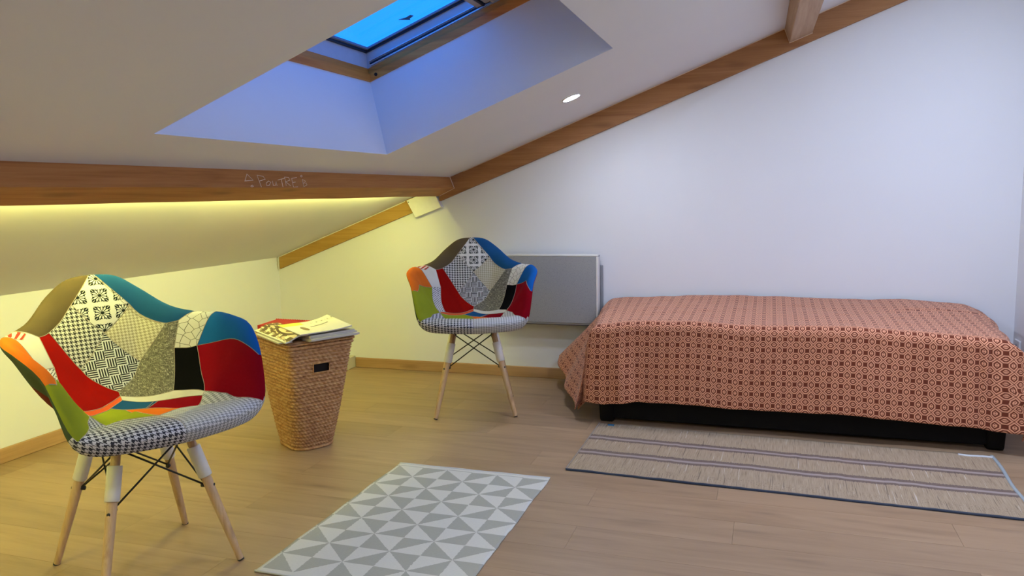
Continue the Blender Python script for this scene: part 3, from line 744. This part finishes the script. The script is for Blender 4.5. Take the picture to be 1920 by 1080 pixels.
M['news'] = cover_mat('white_magazine_cover', (.72, .69, .60), (.66, .62, .52), .6, 3, newsprint)
M['plaincov'] = plain('grey_cover', (.45, .42, .40), .5)
M['redcov'] = plain('red_cover', (.30, .006, .006), .45)
LZ = .547
# stacked magazines under the white one, right half
st_c = [((-1.968, 3.012), (-1.852, 3.238), (-2.097, 3.363), (-2.213, 3.137)), ((-1.952, 3.000), (-1.832, 3.222), (-2.080, 3.355), (-2.200, 3.133)), ((-1.966, 3.010), (-1.850, 3.230), (-2.095, 3.360), (-2.211, 3.140)), ((-1.962, 3.008), (-1.860, 3.225), (-2.10, 3.355), (-2.205, 3.138))]
names = ['lowest grey magazine of the stack on the wicker basket', 'second magazine up in the basket-top stack, sticking out at right', 'third magazine up in the stack on the wicker basket', 'magazine directly under the curled white one on the basket']
z = LZ; ths = (.006, .009, .006, .007)
for q, nm, th in zip(st_c, names, ths):
    sheetstack('magazine', q, z, th, M['plaincov'], M['pages'], nm, n=4, group='magazines stacked on the basket'); z += th+.0005
cu = lambda u, v: .024*max(0, (u-.5)/.5)**2*(.35+.65*v)
sheetstack('magazine', ((-1.988, 2.968), (-1.862, 3.205), (-2.105, 3.385), (-2.25, 3.17)), z+.0075, .005, M['news'], M['pages'], 'white magazine with a yellow corner and curled edge, on top of the stack', curl=cu, group='magazines stacked on the basket')
def ssm(a, b, x): t = max(0, min(1, (x-a)/(b-a))); return t*t*(3-2*t)
sheetstack('magazine', ((-2.378, 3.165), (-2.035, 2.920), (-1.978, 3.030), (-2.32, 3.275)), LZ+.0065, .0065, M['mag1'], M['pages'], 'magazine with a dark portrait cover at the left of the basket lid', curl=lambda u, v: .024*ssm(.0, .62, v), group='magazines stacked on the basket')
sheetstack('magazine', ((-2.345, 3.125), (-2.085, 2.938), (-2.045, 2.99), (-2.30, 3.18)), LZ, .0055, M['plaincov'], M['pages'], 'thin cream magazine tucked beneath the portrait cover', n=4, group='magazines stacked on the basket')
# red folder with a scalloped rim
rc = [(-2.425, 3.255), (-2.192, 3.40), (-2.20, 3.47), (-2.435, 3.46)]
rf = thing('red_folder', 'red folder with a scalloped edge behind the magazines on the basket', 'folder', (-2.30, 3.38, LZ))
bm = bmesh.new(); ro_ = Vector((-2.30, 3.38, 0))
a0, a1, a2 = Vector((-2.432, 3.262, 0)), Vector((-2.452, 3.455, 0)), Vector((-2.19, 3.442, 0)); a3 = Vector((-2.20, 3.395, 0))
outl = [a0, a1]
for i in range(25):
    u = i/24; outl.append(a1*(1-u)+a2*u+Vector((0, .004*(i % 2), 0)))
outl.append(a3)
zf = lambda p: .018+.012*(p.y-3.262)/.19
prism(bm, [p-ro_+Vector((0, 0, .001)) for p in outl], (0, 0, .019)); bm_obj('folder_body', bm, M['redcov'], rf)
bm = bmesh.new()
for i in range(25):
    u = i/24; p = a1*(1-u)+a2*u-ro_; tube(bm, [p+Vector((0, -.004, .021)), p+Vector((0, .0045, .012))], .0042, 6)
bm_obj('scalloped_edge', bm, M['redcov'], rf)
bm = bmesh.new()
for i in range(6):
    u0 = .06+.085*i; p = a0*(1-u0)+a3*u0-ro_; q = a0*(1-u0-.045)+a3*(u0+.045)-ro_
    nrm_ = Vector((.30, -.95, 0))*.0006
    hh = .013 if i < 2 else .008
    hexa(bm, [p+nrm_+Vector((0, 0, .004)), q+nrm_+Vector((0, 0, .004)), q+nrm_*2+Vector((0, 0, .004)), p+nrm_*2+Vector((0, 0, .004)), p+nrm_+Vector((0, 0, .004+hh)), q+nrm_+Vector((0, 0, .004+hh)), q+nrm_*2+Vector((0, 0, .004+hh)), p+nrm_*2+Vector((0, 0, .004+hh))])
bm_obj('printed_marks', bm, plain('pale_red_print', (.55, .16, .13), .6), rf)

# pale block behind the basket
bm = bmesh.new(); box(bm, (-2.93, 4.69, .0), (-2.768, 4.797, .083), .003, 1)
tag(bm_obj('wooden_block', bm, plain('pale_block', (.62, .56, .42), .6)), 'small pale block on the floor by the back wall, behind the basket', 'block')

# ------------------------------------------------------------------ patchwork armchairs
TH = [-90, -70, -50, -38, -28, -18, -8, 2, 15, 30, 45, 60, 75, 90]
RIM = [(0, -.379, .52), (.14, -.369, .527), (.247, -.334, .535), (.286, -.316, .569), (.307, -.278, .646), (.324, -.222, .721), (.353, -.114, .77), (.358, -.008, .783), (.343, .089, .791), (.299, .176, .79), (.228, .24, .818), (.152, .308, .885), (.08, .326, .935), (0, .33, .945)]
def hermite(P, ts, t):
    i = 0
    while i < len(ts)-2 and t > ts[i+1]: i += 1
    def tan(k):
        if k == 0: m = [(P[1][c]-P[0][c])/(ts[1]-ts[0]) for c in range(3)]; return [m[0], 0, 0]
        if k == len(ts)-1: m = [(P[k][c]-P[k-1][c])/(ts[k]-ts[k-1]) for c in range(3)]; return [m[0], 0, 0]
        return [(P[k+1][c]-P[k-1][c])/(ts[k+1]-ts[k-1]) for c in range(3)]
    m0, m1 = tan(i), tan(i+1); h = ts[i+1]-ts[i]; s = (t-ts[i])/h
    return [(2*s**3-3*s**2+1)*P[i][c]+(s**3-2*s**2+s)*h*m0[c]+(-2*s**3+3*s**2)*P[i+1][c]+(s**3-s**2)*h*m1[c] for c in range(3)]
def sst(a, b, x): t = max(0, min(1, (x-a)/(b-a))); return t*t*(3-2*t)
_rc = {}
def rimp(th):
    k = round(th, 4)
    if k not in _rc:
        a = 180-th if th > 90 else th; p = hermite(RIM, TH, a); _rc[k] = (-p[0] if th > 90 else p[0], p[1], p[2])
    return _rc[k]
def S(X, Y):
    r = sqrt(X*X+Y*Y); th = math.degrees(atan2(Y, X)) if r > 1e-9 else 0.0
    if th < -90: th += 360
    t = min(r, 1.0); rp = rimp(th); a = 180-th if th > 90 else th
    w = sst(-55, -20, a); bkk = sst(30, 70, a)
    k1 = .45+w*.33+bkk*.06; z1 = .495-.012*w; k2 = .85-.05*w; z2 = .545*(1-w)+w*(.5+(rp[2]-.5)*(.92-.38*bkk))
    b0, b1, b2, b3 = (1-t)**3, 3*t*(1-t)**2, 3*t*t*(1-t), t**3; q = b1*k1+b2*k2+b3
    return Vector((q*rp[0], q*rp[1], b0*.495+b1*z1+b2*z2+b3*rp[2]))
def Nrm(X, Y):
    e = .004; r = sqrt(X*X+Y*Y)
    if r > .985: X, Y = X*.985/r, Y*.985/r
    n = (S(X+e, Y)-S(X-e, Y)).cross(S(X, Y+e)-S(X, Y-e))
    n = n.normalized(); return n
T_, B_, C_ = (0, 1.02), (.008, .28), (.02, .68)
L_, R_ = (-.52, .62), (.56, .56); UL, UR, LL, LR = (-.25, .83), (.32, .79), (-.20, .46), (.25, .44)
RTL, TTR = (-.61, .55), (.655, .505)
WLm_i, WLm_o, WLb_i, WLb_o = (-.44, .377), (-.532, .27), (-.25, .03), (-.34, -.10)
WRm_i, WRm_o = (.47, .36), (.58, .20); BLb_l, BLb_r = (.24, .09), (.335, -.085)
PATCH = [  # (material, label, polygon in the flattened shell)
 ('floral', 'white patch with black flower tiles', [T_, UL, C_, UR]),
 ('hound', 'black and white houndstooth patch', [UL, L_, LL, C_]),
 ('beigehound', 'beige houndstooth patch', [UR, C_, LR, R_]),
 ('basketw', 'black and white basketweave patch', [C_, LL, B_, LR]),
 ('brown', 'olive brown back rim patch', [T_, L_, RTL, (-.84, .54), (-1.1, .9), (0, 1.3)]),
 ('teal', 'blue back rim patch', [T_, (0, 1.3), (1.1, .9), (.87, .49), TTR, R_]),
 ('redl', 'red patch beside the back diamond', [L_, RTL, WLm_i, (-.335, .17), WLb_i, (.006, .24), B_, LL]),
 ('tweed', 'grey tweed patch beside the back diamond', [R_, TTR, WRm_i, (.345, .215), BLb_l, (.006, .24), B_, LR]),
 ('stripe', 'red and white striped arm corner', [(-.72, .525), (-.74, .43), (-.836, .345), (-1.1, .25), (-1.1, .75), (-.84, .54)]),
 ('whitel', 'plain white inner arm patch', [RTL, (-.84, .54), (-.72, .525), (-.74, .43), (-.836, .345), WLm_o, WLm_i]),
 ('text', 'white arm patch with fine broken lines', [WLm_i, WLm_o, (-.435, .06), WLb_o, WLb_i, (-.335, .17)]),
 ('orange', 'orange arm patch', [(-.836, .345), (-1.2, .32), (-1.2, -.45), (-.836, -.321), WLm_o]),
 ('green', 'green arm patch', [WLm_o, (-.836, -.321), (-1.2, -.46), (-.9, -.86), (-.66, -.6), (-.495, -.29), WLb_o, (-.435, .06)]),
 ('crackle', 'white patch with thin crackle lines', [TTR, (.87, .49), (1.1, .6), (1.1, .28), (.93, .27), WRm_o, WRm_i]),
 ('blue', 'bright blue arm patch', [WRm_o, (.93, .27), (1.2, .3), (1.2, -.55), (.9, -.38)]),
 ('blackp', 'black inner arm patch', [WRm_i, WRm_o, BLb_r, BLb_l, (.345, .215)]),
 ('crimson', 'crimson arm patch', [WRm_o, (.9, -.38), (1.2, -.52), (.9, -.86), (.67, -.6), (.47, -.26), BLb_r]),
 ('navyhound', 'navy and white houndstooth seat patch', [WLb_o, (0, -.36), (0, -1.2), (-.9, -1.2), (-.9, -.86), (-.66, -.6), (-.495, -.29)]),
 ('greyhound', 'grey and white houndstooth seat patch', [(0, -.36), (.31, -.095), BLb_r, (.47, -.26), (.67, -.6), (.9, -.86), (.9, -1.2), (0, -1.2)]),
 ('orange2', 'orange rear seat patch', [WLb_o, WLb_i, (.006, .24), (.002, .195), (-.085, .115), (-.20, .0)]),
 ('cream', 'white rear seat patch', [(.006, .24), BLb_l, BLb_r, (.31, -.095), (.12, .088), (.002, .195)]),
 ('teal', 'teal seat patch', [(.002, .195), (.135, .075), (.06, .035), (-.085, .115)]),
 ('crimson', 'dark red seat patch', [(.12, .088), (.31, -.095), (.25, -.15), (.05, .035)]),
 ('green', 'olive seat patch', [(-.085, .115), (-.02, .077), (.015, -.33), WLb_o, (-.20, .0)]),
 ('orange', 'orange centre seat patch', [(-2, -2), (2, -2), (2, 2), (-2, 2)]),
]
OUTP = [('navyhound', 'houndstooth under the seat lip', lambda x, y: x < 0 and sqrt(x*x+y*y) > .80 and y < -abs(x)*.85),
        ('greyhound', 'grey houndstooth under the seat lip', lambda x, y: x >= 0 and sqrt(x*x+y*y) > .80 and y < -abs(x)*.85),
        ('dgreen', 'dark green outer arm patch', lambda x, y: x < 0 and y < .45 and sqrt(x*x+y*y) > .62),
        ('dred', 'dark red outer shell patch', lambda x, y: x < 0 and sqrt(x*x+y*y) > .3 and y < .45),
        ('teal', 'blue outer back patch', lambda x, y: y >= .45 and sqrt(x*x+y*y) > .3),
        ('crimson', 'crimson outer arm patch', lambda x, y: x >= 0 and sqrt(x*x+y*y) > .3),
        ('blackp', 'black underside of the seat', lambda x, y: True)]
def wool(name, col, var=.12):
    t = NT(name); v = t.coord(); n1 = t.noise(v, 420, 2); n2 = t.noise(v, 14, 3)
    c = t.mix(n2, [x*(1-var) for x in col], [x*(1+var) for x in col]); c = t.mix(t.math('MULTIPLY', n1, .25), c, [x*.75 for x in col]); t.bump(n1, .25, .0008)
    return t.done(c, .9, spec=.03)
def houndstooth(name, cell, dark, light, rot=0.0):
    t = NT(name); uv = t.xyz(t.map(t.coord('UV'), (8/cell, 8/cell, 1), (400.5, 400.5, 0), (0, 0, rot)))
    X, Y = t.math('FLOOR', uv[0]), t.math('FLOOR', uv[1])
    a = t.math('LESS_THAN', t.math('FLOORED_MODULO', X, 8.0), 4.0); b = t.math('LESS_THAN', t.math('FLOORED_MODULO', Y, 8.0), 4.0)
    w = t.math('LESS_THAN', t.math('FLOORED_MODULO', t.math('ADD', X, Y), 4.0), 2.0)
    d = t.math('ADD', t.math('MULTIPLY', w, a), t.math('MULTIPLY', t.math('SUBTRACT', 1.0, w), b))
    n = t.noise(t.coord('UV'), 900, 1); c = t.mix(d, light, dark); c = t.mix(t.math('MULTIPLY', n, .18), c, (.3, .3, .3)); t.bump(t.math('ADD', n, d), .2, .0008); return t.done(c, .85, spec=.2)
FM = {}
FM['brown'] = wool('olive_brown_wool', (.095, .070, .040)); FM['teal'] = wool('deep_blue_wool', (.012, .070, .20)); FM['blue'] = wool('bright_blue_wool', (.008, .090, .34))
FM['redl'] = wool('red_wool', (.23, .004, .003)); FM['crimson'] = wool('crimson_wool', (.20, .0025, .009)); FM['orange'] = wool('orange_wool', (.62, .14, .018)); FM['orange2'] = wool('burnt_orange_wool', (.62, .095, .03))
FM['green'] = wool('green_wool', (.24, .28, .02)); FM['dgreen'] = wool('dark_green_wool', (.06, .085, .05)); FM['dred'] = wool('dark_red_wool', (.13, .02, .015)); FM['blackp'] = wool('black_wool', (.003, .003, .004)); FM['cream'] = wool('cream_wool', (.60, .58, .53)); FM['whitel'] = wool('white_wool', (.58, .57, .57))
FM['hound'] = houndstooth('black_houndstooth', .0150, (.008, .008, .010), (.58, .58, .59)); FM['navyhound'] = houndstooth('navy_houndstooth', .0165, (.008, .009, .022), (.64, .64, .68))
FM['beigehound'] = houndstooth('beige_houndstooth', .0118, (.26, .23, .16), (.56, .53, .44)); FM['greyhound'] = houndstooth('grey_houndstooth', .0130, (.22, .225, .235), (.63, .63, .64))
def floral():
    t = NT('flower_tiles'); uv = t.xyz(t.map(t.coord('UV'), (1/.070, 1/.066, 1), (40.35, 39.53, 0)))
    p, q = t.math('SUBTRACT', t.math('FRACT', uv[0]), .5), t.math('SUBTRACT', t.math('FRACT', uv[1]), .5)
    r = t.math('SQRT', t.math('ADD', t.math('MULTIPLY', p, p), t.math('MULTIPLY', q, q))); an = t.math('ARCTAN2', q, p)
    pet = t.math('COSINE', t.math('MULTIPLY', an, 12.0)); edge = t.math('MULTIPLY_ADD', pet, .045, .305)
    inpet = t.math('MULTIPLY', t.math('MULTIPLY', t.math('LESS_THAN', r, edge), t.math('GREATER_THAN', r, .085)), t.math('GREATER_THAN', pet, t.math('SUBTRACT', .55, t.math('MULTIPLY', r, 4.2))))
    ap, aq = t.math('ABSOLUTE', p), t.math('ABSOLUTE', q); sq = t.math('LESS_THAN', t.math('MAXIMUM', ap, aq), .39)
    dg = t.math('ABSOLUTE', t.math('SUBTRACT', ap, aq)); ring = t.math('LESS_THAN', r, .355)
    leaf = t.math('MULTIPLY', t.math('LESS_THAN', dg, .15), t.math('GREATER_THAN', dg, .018))
    wedge = t.math('MULTIPLY', t.math('LESS_THAN', t.math('ABSOLUTE', t.math('SUBTRACT', dg, .21)), .028), 1.0)
    corner = t.math('MULTIPLY', t.math('MULTIPLY', sq, t.math('SUBTRACT', 1.0, ring)), t.math('MAXIMUM', leaf, wedge))
    flower = t.math('MULTIPLY', ring, t.math('SUBTRACT', 1.0, inpet))
    blk = t.math('MAXIMUM', corner, flower); c = t.mix(blk, (.60, .60, .60), (.006, .010, .012)); n = t.noise(t.coord('UV'), 800, 1); t.bump(n, .2, .0006); return t.done(c, .8, spec=.2)
FM['floral'] = floral()
def basketw():
    t = NT('basketweave_print'); s2 = .033; uv = t.xyz(t.map(t.coord('UV'), (1/s2, 1/s2, 1), (50.2, 50.3, 0)))
    ch = t.math('FLOORED_MODULO', t.math('ADD', t.math('FLOOR', uv[0]), t.math('FLOOR', uv[1])), 2.0)
    fx, fy = t.math('FRACT', uv[0]), t.math('FRACT', uv[1])
    lh = t.math('GREATER_THAN', t.math('FRACT', t.math('MULTIPLY', fy, 4.0)), .45); lv = t.math('GREATER_THAN', t.math('FRACT', t.math('MULTIPLY', fx, 4.0)), .45)
    gh = t.math('MULTIPLY', lh, t.math('LESS_THAN', t.math('ABSOLUTE', t.math('SUBTRACT', fx, .5)), .47)); gv = t.math('MULTIPLY', lv, t.math('LESS_THAN', t.math('ABSOLUTE', t.math('SUBTRACT', fy, .5)), .47))
    l = t.math('ADD', t.math('MULTIPLY', ch, gh), t.math('MULTIPLY', t.math('SUBTRACT', 1.0, ch), gv)); return t.done(t.mix(l, (.52, .53, .57), (.012, .012, .016)), .8, spec=.2)
FM['basketw'] = basketw()
def tweed():
    t = NT('grey_tweed'); uv = t.xyz(t.coord('UV'))
    a = t.noise(t.comb(t.math('MULTIPLY', uv[0], 70), t.math('MULTIPLY', uv[1], 800), 0), 1.0, 2); b = t.noise(t.comb(t.math('MULTIPLY', uv[0], 800), t.math('MULTIPLY', uv[1], 70), 4), 1.0, 2)
    m = t.math('MAXIMUM', a, b); c = t.ramp(m, [(.44, (.045, .042, .036)), (.56, (.13, .125, .108)), (.64, (.24, .23, .20)), (.70, (.60, .57, .50))]); t.bump(m, .4, .001); return t.done(c, .9, spec=.15)
FM['tweed'] = tweed()
def crackle():
    t = NT('crackle_print'); v = t.map(t.coord('UV'), (1, 1, 1)); d = t.voro(v, 34, 'DISTANCE_TO_EDGE'); t.n[-1].voronoi_dimensions = '2D'; return t.done(t.mix(t.math('LESS_THAN', d, .03), (.60, .59, .56), (.09, .085, .07)), .8, spec=.2)
FM['crackle'] = crackle()
def textp():
    t = NT('broken_line_print'); uv = t.xyz(t.coord('UV')); ln = t.math('LESS_THAN', t.math('FRACT', t.math('MULTIPLY', uv[1], 95)), .35); n = t.noise(t.comb(t.math('MULTIPLY', uv[0], 130), t.math('FLOOR', t.math('MULTIPLY', uv[1], 95)), 0), 1.0, 1)
    return t.done(t.mix(t.math('MULTIPLY', ln, t.math('GREATER_THAN', n, .47)), (.52, .51, .55), (.06, .06, .09)), .8, spec=.2)
FM['text'] = textp()
def stripep():
    t = NT('red_white_stripe'); uv = t.xyz(t.coord('UV')); s3 = t.math('LESS_THAN', t.math('FRACT', t.math('ADD', t.math('MULTIPLY', uv[1], 62), .1)), .5); return t.done(t.mix(s3, (.36, .03, .02), (.72, .60, .52)), .8, spec=.2)
FM['stripe'] = stripep()

def inpoly(x, y, P):
    c = False; j = len(P)-1
    for i in range(len(P)):
        if (P[i][1] > y) != (P[j][1] > y) and x < (P[j][0]-P[i][0])*(y-P[i][1])/(P[j][1]-P[i][1])+P[i][0]: c = not c
        j = i
    return c
segset = {}
for m_, l_, P in PATCH[:-1]:
    for a, b in zip(P, P[1:]+P[:1]): segset[tuple(sorted((a, b)))] = (a, b)
def segdist(x, y):
    best = 9
    for a, b in segset.values():
        dx, dy = b[0]-a[0], b[1]-a[1]; L2 = dx*dx+dy*dy
        s = max(0, min(1, ((x-a[0])*dx+(y-a[1])*dy)/L2)); d = (x-a[0]-s*dx)**2+(y-a[1]-s*dy)**2
        if d < best: best = d
    return sqrt(best)
def padt(X, Y):
    r = min(1, sqrt(X*X+Y*Y)); th = math.degrees(atan2(Y, X)); a = 180-abs(th) if abs(th) > 90 else abs(th)
    front = sst(.45, .8, -Y/max(r, .01))
    T0 = .020+.008*front; w = .16+.10*front; e = max(0, 1-(1-r)/w); return T0*sqrt(max(0, 1-e*e))
chair = thing('patchwork_armchair', 'nearer patchwork armchair in the left foreground, close to the knee wall', 'armchair', (-1.951, 1.965, 0), radians(64.3), 'patchwork armchairs')
RINGS = [0, .05, .1, .15, .2, .25, .3, .35, .4, .45, .5, .55, .6, .65, .7, .75, .80, .84, .88, .91, .94, .965, .982, .993, 1.0]; NA = 120
def disc():
    bm = bmesh.new(); c = bm.verts.new((0, 0, 0)); prev = None
    for r in RINGS[1:]:
        cur = [bm.verts.new((r*cos(2*pi*k/NA-pi/2), r*sin(2*pi*k/NA-pi/2), 0)) for k in range(NA)]
        for k in range(NA):
            if prev is None: bm.faces.new((c, cur[k], cur[(k+1) % NA]))
            else: bm.faces.new((prev[k], cur[k], cur[(k+1) % NA], prev[(k+1) % NA]))
        prev = cur
    return bm
bm = disc()
for a, b in segset.values():
    nrm2 = Vector((b[1]-a[1], a[0]-b[0], 0)).normalized()
    # cut only the faces near the seam segment
    mid = Vector(((a[0]+b[0])/2, (a[1]+b[1])/2, 0)); hl = (Vector((*a, 0))-Vector((*b, 0))).length/2+.09
    fs = [f for f in bm.faces if (f.calc_center_median()-mid).length < hl]
    ge = set(fs)
    for f in fs: ge.update(f.edges); ge.update(f.verts)
    bmesh.ops.bisect_plane(bm, geom=list(ge), plane_co=(a[0], a[1], 0), plane_no=nrm2, dist=1e-5)
vdat = {}
def inner_point(x, y):
    n = Nrm(x, y); d = padt(x, y)-.0035*math.exp(-(segdist(x, y)/.022)**2)*min(1, (1-min(1, sqrt(x*x+y*y)))/.05)
    return S(x, y)+n*d
groups = {}
for f in bm.faces:
    c = f.calc_center_median()
    for k, (m_, l_, P) in enumerate(PATCH):
        if inpoly(c.x, c.y, P): groups.setdefault(k, []).append([tuple(round(q, 7) for q in v.co[:2]) for v in f.verts]); break
for q in list(groups[len(PATCH)-1]):
    cx, cy = sum(p[0] for p in q)/len(q), sum(p[1] for p in q)/len(q)
    if abs(cx) < .26 and -.4 < cy < .095: continue
    groups[len(PATCH)-1].remove(q); ok = None
    for e in (.004, .008, .016, .03):
        for a in range(12):
            for k, (m_, l_, P) in enumerate(PATCH[:-1]):
                if ok is None and inpoly(cx+e*cos(a*pi/6), cy+e*sin(a*pi/6), P): ok = k
    groups[ok if ok is not None else 0].append(q)
def build_patch(polys, fn, mat, label, uvfn, flip):
    idx, vs, fc, us = {}, [], [], []
    for poly in polys:
        q = []
        for p in poly:
            if p not in idx:
                idx[p] = len(vs); co = vdat.get((fn, p)) or fn(*p); vdat[(fn, p)] = co; vs.append(co); us.append(uvfn(p, co))
            q.append(idx[p])
        fc.append(q[::-1] if flip else q)
    o = mesh_obj('fabric_patch', vs, fc, mat, chair, True); o['label'] = label
    ul = o.data.uv_layers.new(name='UVMap')
    for l in o.data.loops: ul.data[l.index].uv = us[l.vertex_index]
    return o
uv_back = lambda p, c: (c.x, c.z*1.03+c.y*.3); uv_seat = lambda p, c: (c.x, c.z*.95+c.y); uv_arm = lambda p, c: (c.y*1.0, c.z+abs(c.x)*.5)
for k, polys in sorted(groups.items()):
    m_, l_, P = PATCH[k]
    uf = uv_seat if 'seat' in l_ else (uv_arm if m_ in ('stripe', 'whitel', 'text', 'orange', 'green', 'crackle', 'blue', 'blackp', 'crimson') else uv_back)
    build_patch(polys, inner_point, FM[m_], l_, uf, False)
bm.free()
def outer_point(x, y):
    n = Nrm(x, y); r = max(.01, sqrt(x*x+y*y)); return S(x, y)-n*padt(x, y)*(.8+1.0*sst(.45, .8, -y/r)*sst(.5, .9, r))
bm = disc(); og = {}
for f in bm.faces:
    c = f.calc_center_median()
    for k, (m_, l_, fn) in enumerate(OUTP):
        if fn(c.x, c.y): og.setdefault(k, []).append([tuple(round(q, 7) for q in v.co[:2]) for v in f.verts]); break
bm.free()
for k, polys in sorted(og.items()): build_patch(polys, outer_point, FM[OUTP[k][0]], OUTP[k][1], (lambda p, c: (c.x, c.z*.95-c.y*.7)) if 'seat lip' in OUTP[k][1] else uv_arm, True)
# stitched seams
bm = bmesh.new()
seen = []
for a, b in segset.values():
    n = 14; run = []
    for i in range(n+1):
        x, y = a[0]+(b[0]-a[0])*i/n, a[1]+(b[1]-a[1])*i/n
        if sqrt(x*x+y*y) > .995: continue
        run.append(inner_point(x, y)+Nrm(x, y)*.0006)
    if len(run) > 1: tube(bm, run, .0011, 4, False)
o = bm_obj('seam_stitching', bm, plain('seam_thread', (.36, .31, .25), .8), chair, True); o['label'] = 'pale stitched seams between the patches'
# legs, sleeves, braces
FT, TP, ZT = .2163, .100, .485
FY = -.0055
def legpt(sx, sy, f): return Vector((sx*(TP+(FT-TP)*f), sy*(TP+(FT-TP)*f)+FY*f-.01*(1-f), ZT*(1-f)))
for sx in (-1, 1):
    for sy in (-1, 1):
        b = bmesh.new(); fs = [0, .3, .42, .6, .8, .985, 1.0]; rr = [.0145, .0145, .0165, .0155, .0135, .011, .0095]
        pts = [legpt(sx, sy, f) for f in fs]; tube(b, pts, rr, 14); lg = bm_obj('leg', b, M['legwood'], chair, True)
        b = bmesh.new(); tube(b, [legpt(sx, sy, f) for f in (.182, .186, .388, .392)], [.0205, .022, .022, .0205], 18); bm_obj('sleeve', b, M['sleeve'], lg, True)
        b = bmesh.new(); tube(b, [legpt(sx, sy, .99)+Vector((0, 0, .0)), legpt(sx, sy, 1.0)+Vector((0, 0, .0006))], .0115, 12); bm_obj('foot_glide', b, M['black'], lg, True)
        out = Vector((sx, sy, 0)).normalized(); b = bmesh.new(); c = legpt(sx, sy, .455)
        tube(b, [c+out*.012, c+out*.0175], .0055, 10); tube(b, [c-out*.012, c-out*.026], .0075, 10); bm_obj('bolt', b, M['black'], lg, True)
        b = bmesh.new(); c = legpt(sx, sy, .06); box(b, c-Vector((.014, .014, .018)), c+Vector((.014, .014, .022)), .003, 1); bm_obj('leg_bracket', b, M['black'], lg)
for sgn in (-1, 1):
    for ax in (0, 1):
        for d in (-1, 1):
            A_ = (d, sgn) if ax == 0 else (sgn, d); E_ = (-d, sgn) if ax == 0 else (sgn, -d)
            p, q = legpt(*A_, .10), legpt(*E_, .45); inwp = Vector((-A_[0], -A_[1], 0))*.012; inwq = Vector((-E_[0], -E_[1], 0))*.012
            offs = Vector((0, .004*d, 0)) if ax == 0 else Vector((.004*d, 0, 0))
            b = bmesh.new(); tube(b, [p+inwp+offs, q+inwq+offs], .0032, 8); bm_obj('brace_rod', b, M['black'], chair, True)
b = bmesh.new()
for d in (-1, 1): tube(b, [Vector((-.11, d*.11, .478)), Vector((.11, -d*.11, .478))], .008, 8)
tube(b, [Vector((-.11, -.115, .475)), Vector((.11, -.115, .475))], .007, 8); tube(b, [Vector((-.11, .10, .475)), Vector((.11, .10, .475))], .007, 8)
bm_obj('under_frame', b, M['black'], chair, True)
# the second chair: a copy of the thing, its parts and sub-parts
r2 = chair.copy(); COL.objects.link(r2); r2.location = (-1.565, 4.022, 0); r2.rotation_euler = (0, 0, radians(21.1))
r2['label'] = 'patchwork armchair standing further back in front of the grey wall heater'
for ch in list(chair.children):
    c = ch.copy(); COL.objects.link(c); c.parent = r2
    for g in ch.children:
        d = g.copy(); COL.objects.link(d); d.parent = c
